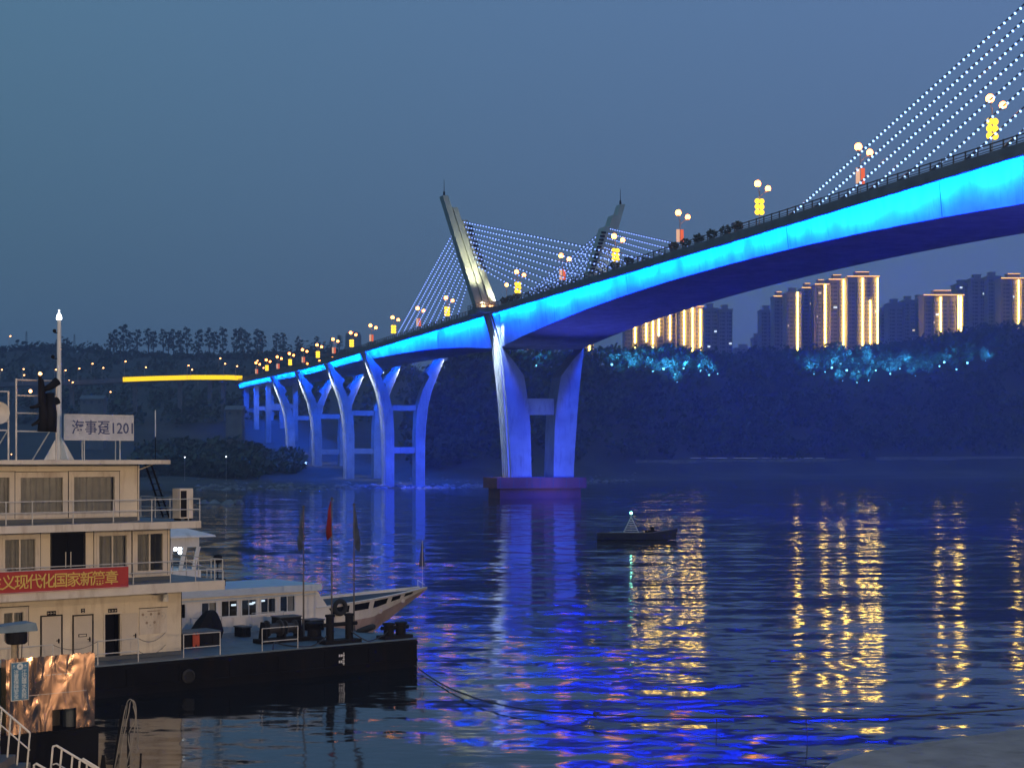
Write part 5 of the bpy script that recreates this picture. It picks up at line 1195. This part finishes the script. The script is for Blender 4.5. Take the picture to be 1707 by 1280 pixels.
for x0, y0, x1, y1, r in ((188, 1300, 205, 1175, .05), (214, 1300, 214, 1172, .04), (233, 1300, 235, 1255, .03), (176, 1300, 172, 1258, .05), (166, 1300, 172, 1258, .04)): e.tube([PX(x0, y0, 46.5), PX(x1, y1, 46.5)], r, 6)
e.build('post', M['dark'], t)

# mooring wire across the water with its weed-hung tails
rope('mooring_wire', [PX(x, y, Y) for x, y, Y in ((691, 1109, 81), (725, 1133, 76.5), (760, 1151, 72.6), (820, 1171, 68.6), (900, 1184.5, 66.2), (1000, 1191, 64.3), (1100, 1194, 63.2), (1200, 1195, 62.2), (1320, 1196, 61), (1430, 1196, 60), (1520, 1193, 59.3), (1610, 1187, 58.6), (1707, 1180, 58), (1850, 1164, 57))], .03, 'wire', 'long dark mooring wire sagging just above the water from the barge bow', 'cable')
for x, y, L, Y in ((1194, 1195, 44, 62.3), (1344, 1196, 36, 60.8)):
    rope('weed_tail', [PX(x, y, Y), PX(x + 1, y + L * .5, Y), PX(x + 2, y + L, Y) + Vector((0, 0, .02))], .02, 'wire', 'limp strand hanging from the mooring wire, %s' % ('longer one' if L > 40 else 'shorter one near the concrete ramp'), 'strand')
e = MB(); p = PX(992, 1190, 64.4); e.ball(p, .1, 8, 5); e.ball(p + Vector((.1, 0, .04)), .07, 8, 5)
tag(e.build('wire_knot', M['wire']), 'dark knot on the mooring wire', 'knot')

# concrete ramp
e = MB(); top = [(1364, 1290), (1384, 1272), (1418, 1262), (1455, 1250), (1520, 1240), (1600, 1228), (1660, 1220), (1707, 1214), (1900, 1192), (1900, 1330), (1364, 1330)]
P = []
for x, y in top:
    Y = (EYE - .45) * F / (y - CY); P.append(PX(x, y, Y))
e.poly([p - Vector((0, 0, 1.2)) for p in P], (0, 0, 1.2))
rm = e.build('ramp', M['ramp']); tag(rm, kind='structure')
# ------------------------------------------------------------------ promenade lamps on the near bank (they light the barge)
pl = None
for k, (x, y, e_) in enumerate(((72, -2, 1.0), (26, -14, 1.0), (-36, 3, .5), (118, -4, .8))):
    loc = Vector((x, y, 8.9))
    if pl is None:
        t = pl = thing('promenade_lamp', loc, '', 'street lamp', 'promenade lamps on the near bank')
        o = MB(); o.tube([loc, loc + Vector((0, 0, 5.6))], .07, 8); o.build('pole', M['pole'], t)
        o = MB(); o.ball(loc + Vector((0, 0, 6.1)), .38, 12, 8); o.build('lamp_globe', M['globe'], t, smooth=True)
    else: t = copy_tree(pl); t.location = loc
    t['label'] = 'warm globe lamp on the near promenade, %s along the bank' % ORD[k]
    ld = bpy.data.lights.new('promenade_light', 'POINT'); ld.color = (1, .70, .42); ld.energy = 56000 * e_; ld.shadow_soft_size = .4
    lo = bpy.data.objects.new('promenade_light', ld); COL.objects.link(lo); lo.location = loc + Vector((0, 0, 6.9))

# ------------------------------------------------------------------ sky, air, camera
w = bpy.data.worlds.new('World'); SC.world = w; w.use_nodes = True; nt = w.node_tree; N = nt.nodes; L = nt.links
bg = N['Background']; sky = N.new('ShaderNodeTexSky'); sky.sky_type = 'NISHITA'; sky.sun_disc = False; sky.sun_elevation = math.radians(1.0); sky.sun_rotation = math.radians(200)
tc = N.new('ShaderNodeTexCoord'); sp = N.new('ShaderNodeSeparateXYZ'); L.new(tc.outputs['Generated'], sp.inputs[0])
def ramp(src, a, b, pts):
    m = N.new('ShaderNodeMapRange'); m.inputs[1].default_value = a; m.inputs[2].default_value = b; L.new(src, m.inputs[0])
    r = N.new('ShaderNodeValToRGB'); el = r.color_ramp.elements; el[0].position = pts[0][0]; el[0].color = list(pts[0][1]) + [1]; el[1].position = pts[-1][0]; el[1].color = list(pts[-1][1]) + [1]
    for p_, c_ in pts[1:-1]: q_ = el.new(p_); q_.color = list(c_) + [1]
    L.new(m.outputs[0], r.inputs[0]); return r.outputs[0]
base = ramp(sp.outputs['Z'], -.02, .6, [(0, (.096, .166, .278)), (.22, (.088, .166, .280)), (.5, (.102, .202, .362)), (1, (.10, .215, .39))])
side = ramp(sp.outputs['X'], -.33, .33, [(0, (.88, 1.0, .86)), (.5, (1, 1, 1)), (1, (1.14, 1.05, 1.16))])
mx = N.new('ShaderNodeMix'); mx.data_type = 'RGBA'; mx.blend_type = 'MULTIPLY'; mx.inputs[0].default_value = 1; L.new(base, mx.inputs[6]); L.new(side, mx.inputs[7])
ad = N.new('ShaderNodeMix'); ad.data_type = 'RGBA'; ad.blend_type = 'ADD'; ad.inputs[0].default_value = .004; L.new(mx.outputs[2], ad.inputs[6]); L.new(sky.outputs[0], ad.inputs[7])
L.new(ad.outputs[2], bg.inputs['Color']); bg.inputs['Strength'].default_value = 1.0

HAZE = .00031
if HAZE > 0:
    hz = bpy.data.materials.new('river_haze'); hz.use_nodes = True; nt = hz.node_tree
    for n in list(nt.nodes):
        if n.type != 'OUTPUT_MATERIAL': nt.nodes.remove(n)
    pv = nt.nodes.new('ShaderNodeVolumePrincipled'); pv.inputs['Density'].default_value = HAZE; pv.inputs['Color'].default_value = (.58, .66, 1.0, 1); pv.inputs['Anisotropy'].default_value = .2
    nt.links.new(pv.outputs[0], nt.nodes['Material Output'].inputs['Volume'])
    o = MB(); o.box(-2600, 2600, -90, 3700, -75, 230); tag(o.build('haze', hz), kind='stuff')

cam = bpy.data.cameras.new('camera'); co = bpy.data.objects.new('camera', cam); COL.objects.link(co)
co.location = (0, 0, EYE); co.rotation_euler = (pi / 2, 0, 0); cam.sensor_width = 36; cam.lens = F / 1707 * 36; cam.shift_y = (CY - 640) / 1707
cam.clip_start = .5; cam.clip_end = 9000; SC.camera = co
SC.view_settings.view_transform = 'Standard'; SC.view_settings.look = 'None'; SC.view_settings.exposure = 0; SC.view_settings.gamma = 1
SC.render.engine = 'CYCLES'; cy = SC.cycles; cy.use_denoising = True; cy.max_bounces = 6; cy.diffuse_bounces = 2; cy.glossy_bounces = 4; cy.transmission_bounces = 4; cy.transparent_max_bounces = 8; cy.volume_bounces = 0
cy.sample_clamp_indirect = 14; cy.sample_clamp_direct = 0; cy.caustics_reflective = False; cy.caustics_refractive = False; cy.use_light_tree = True
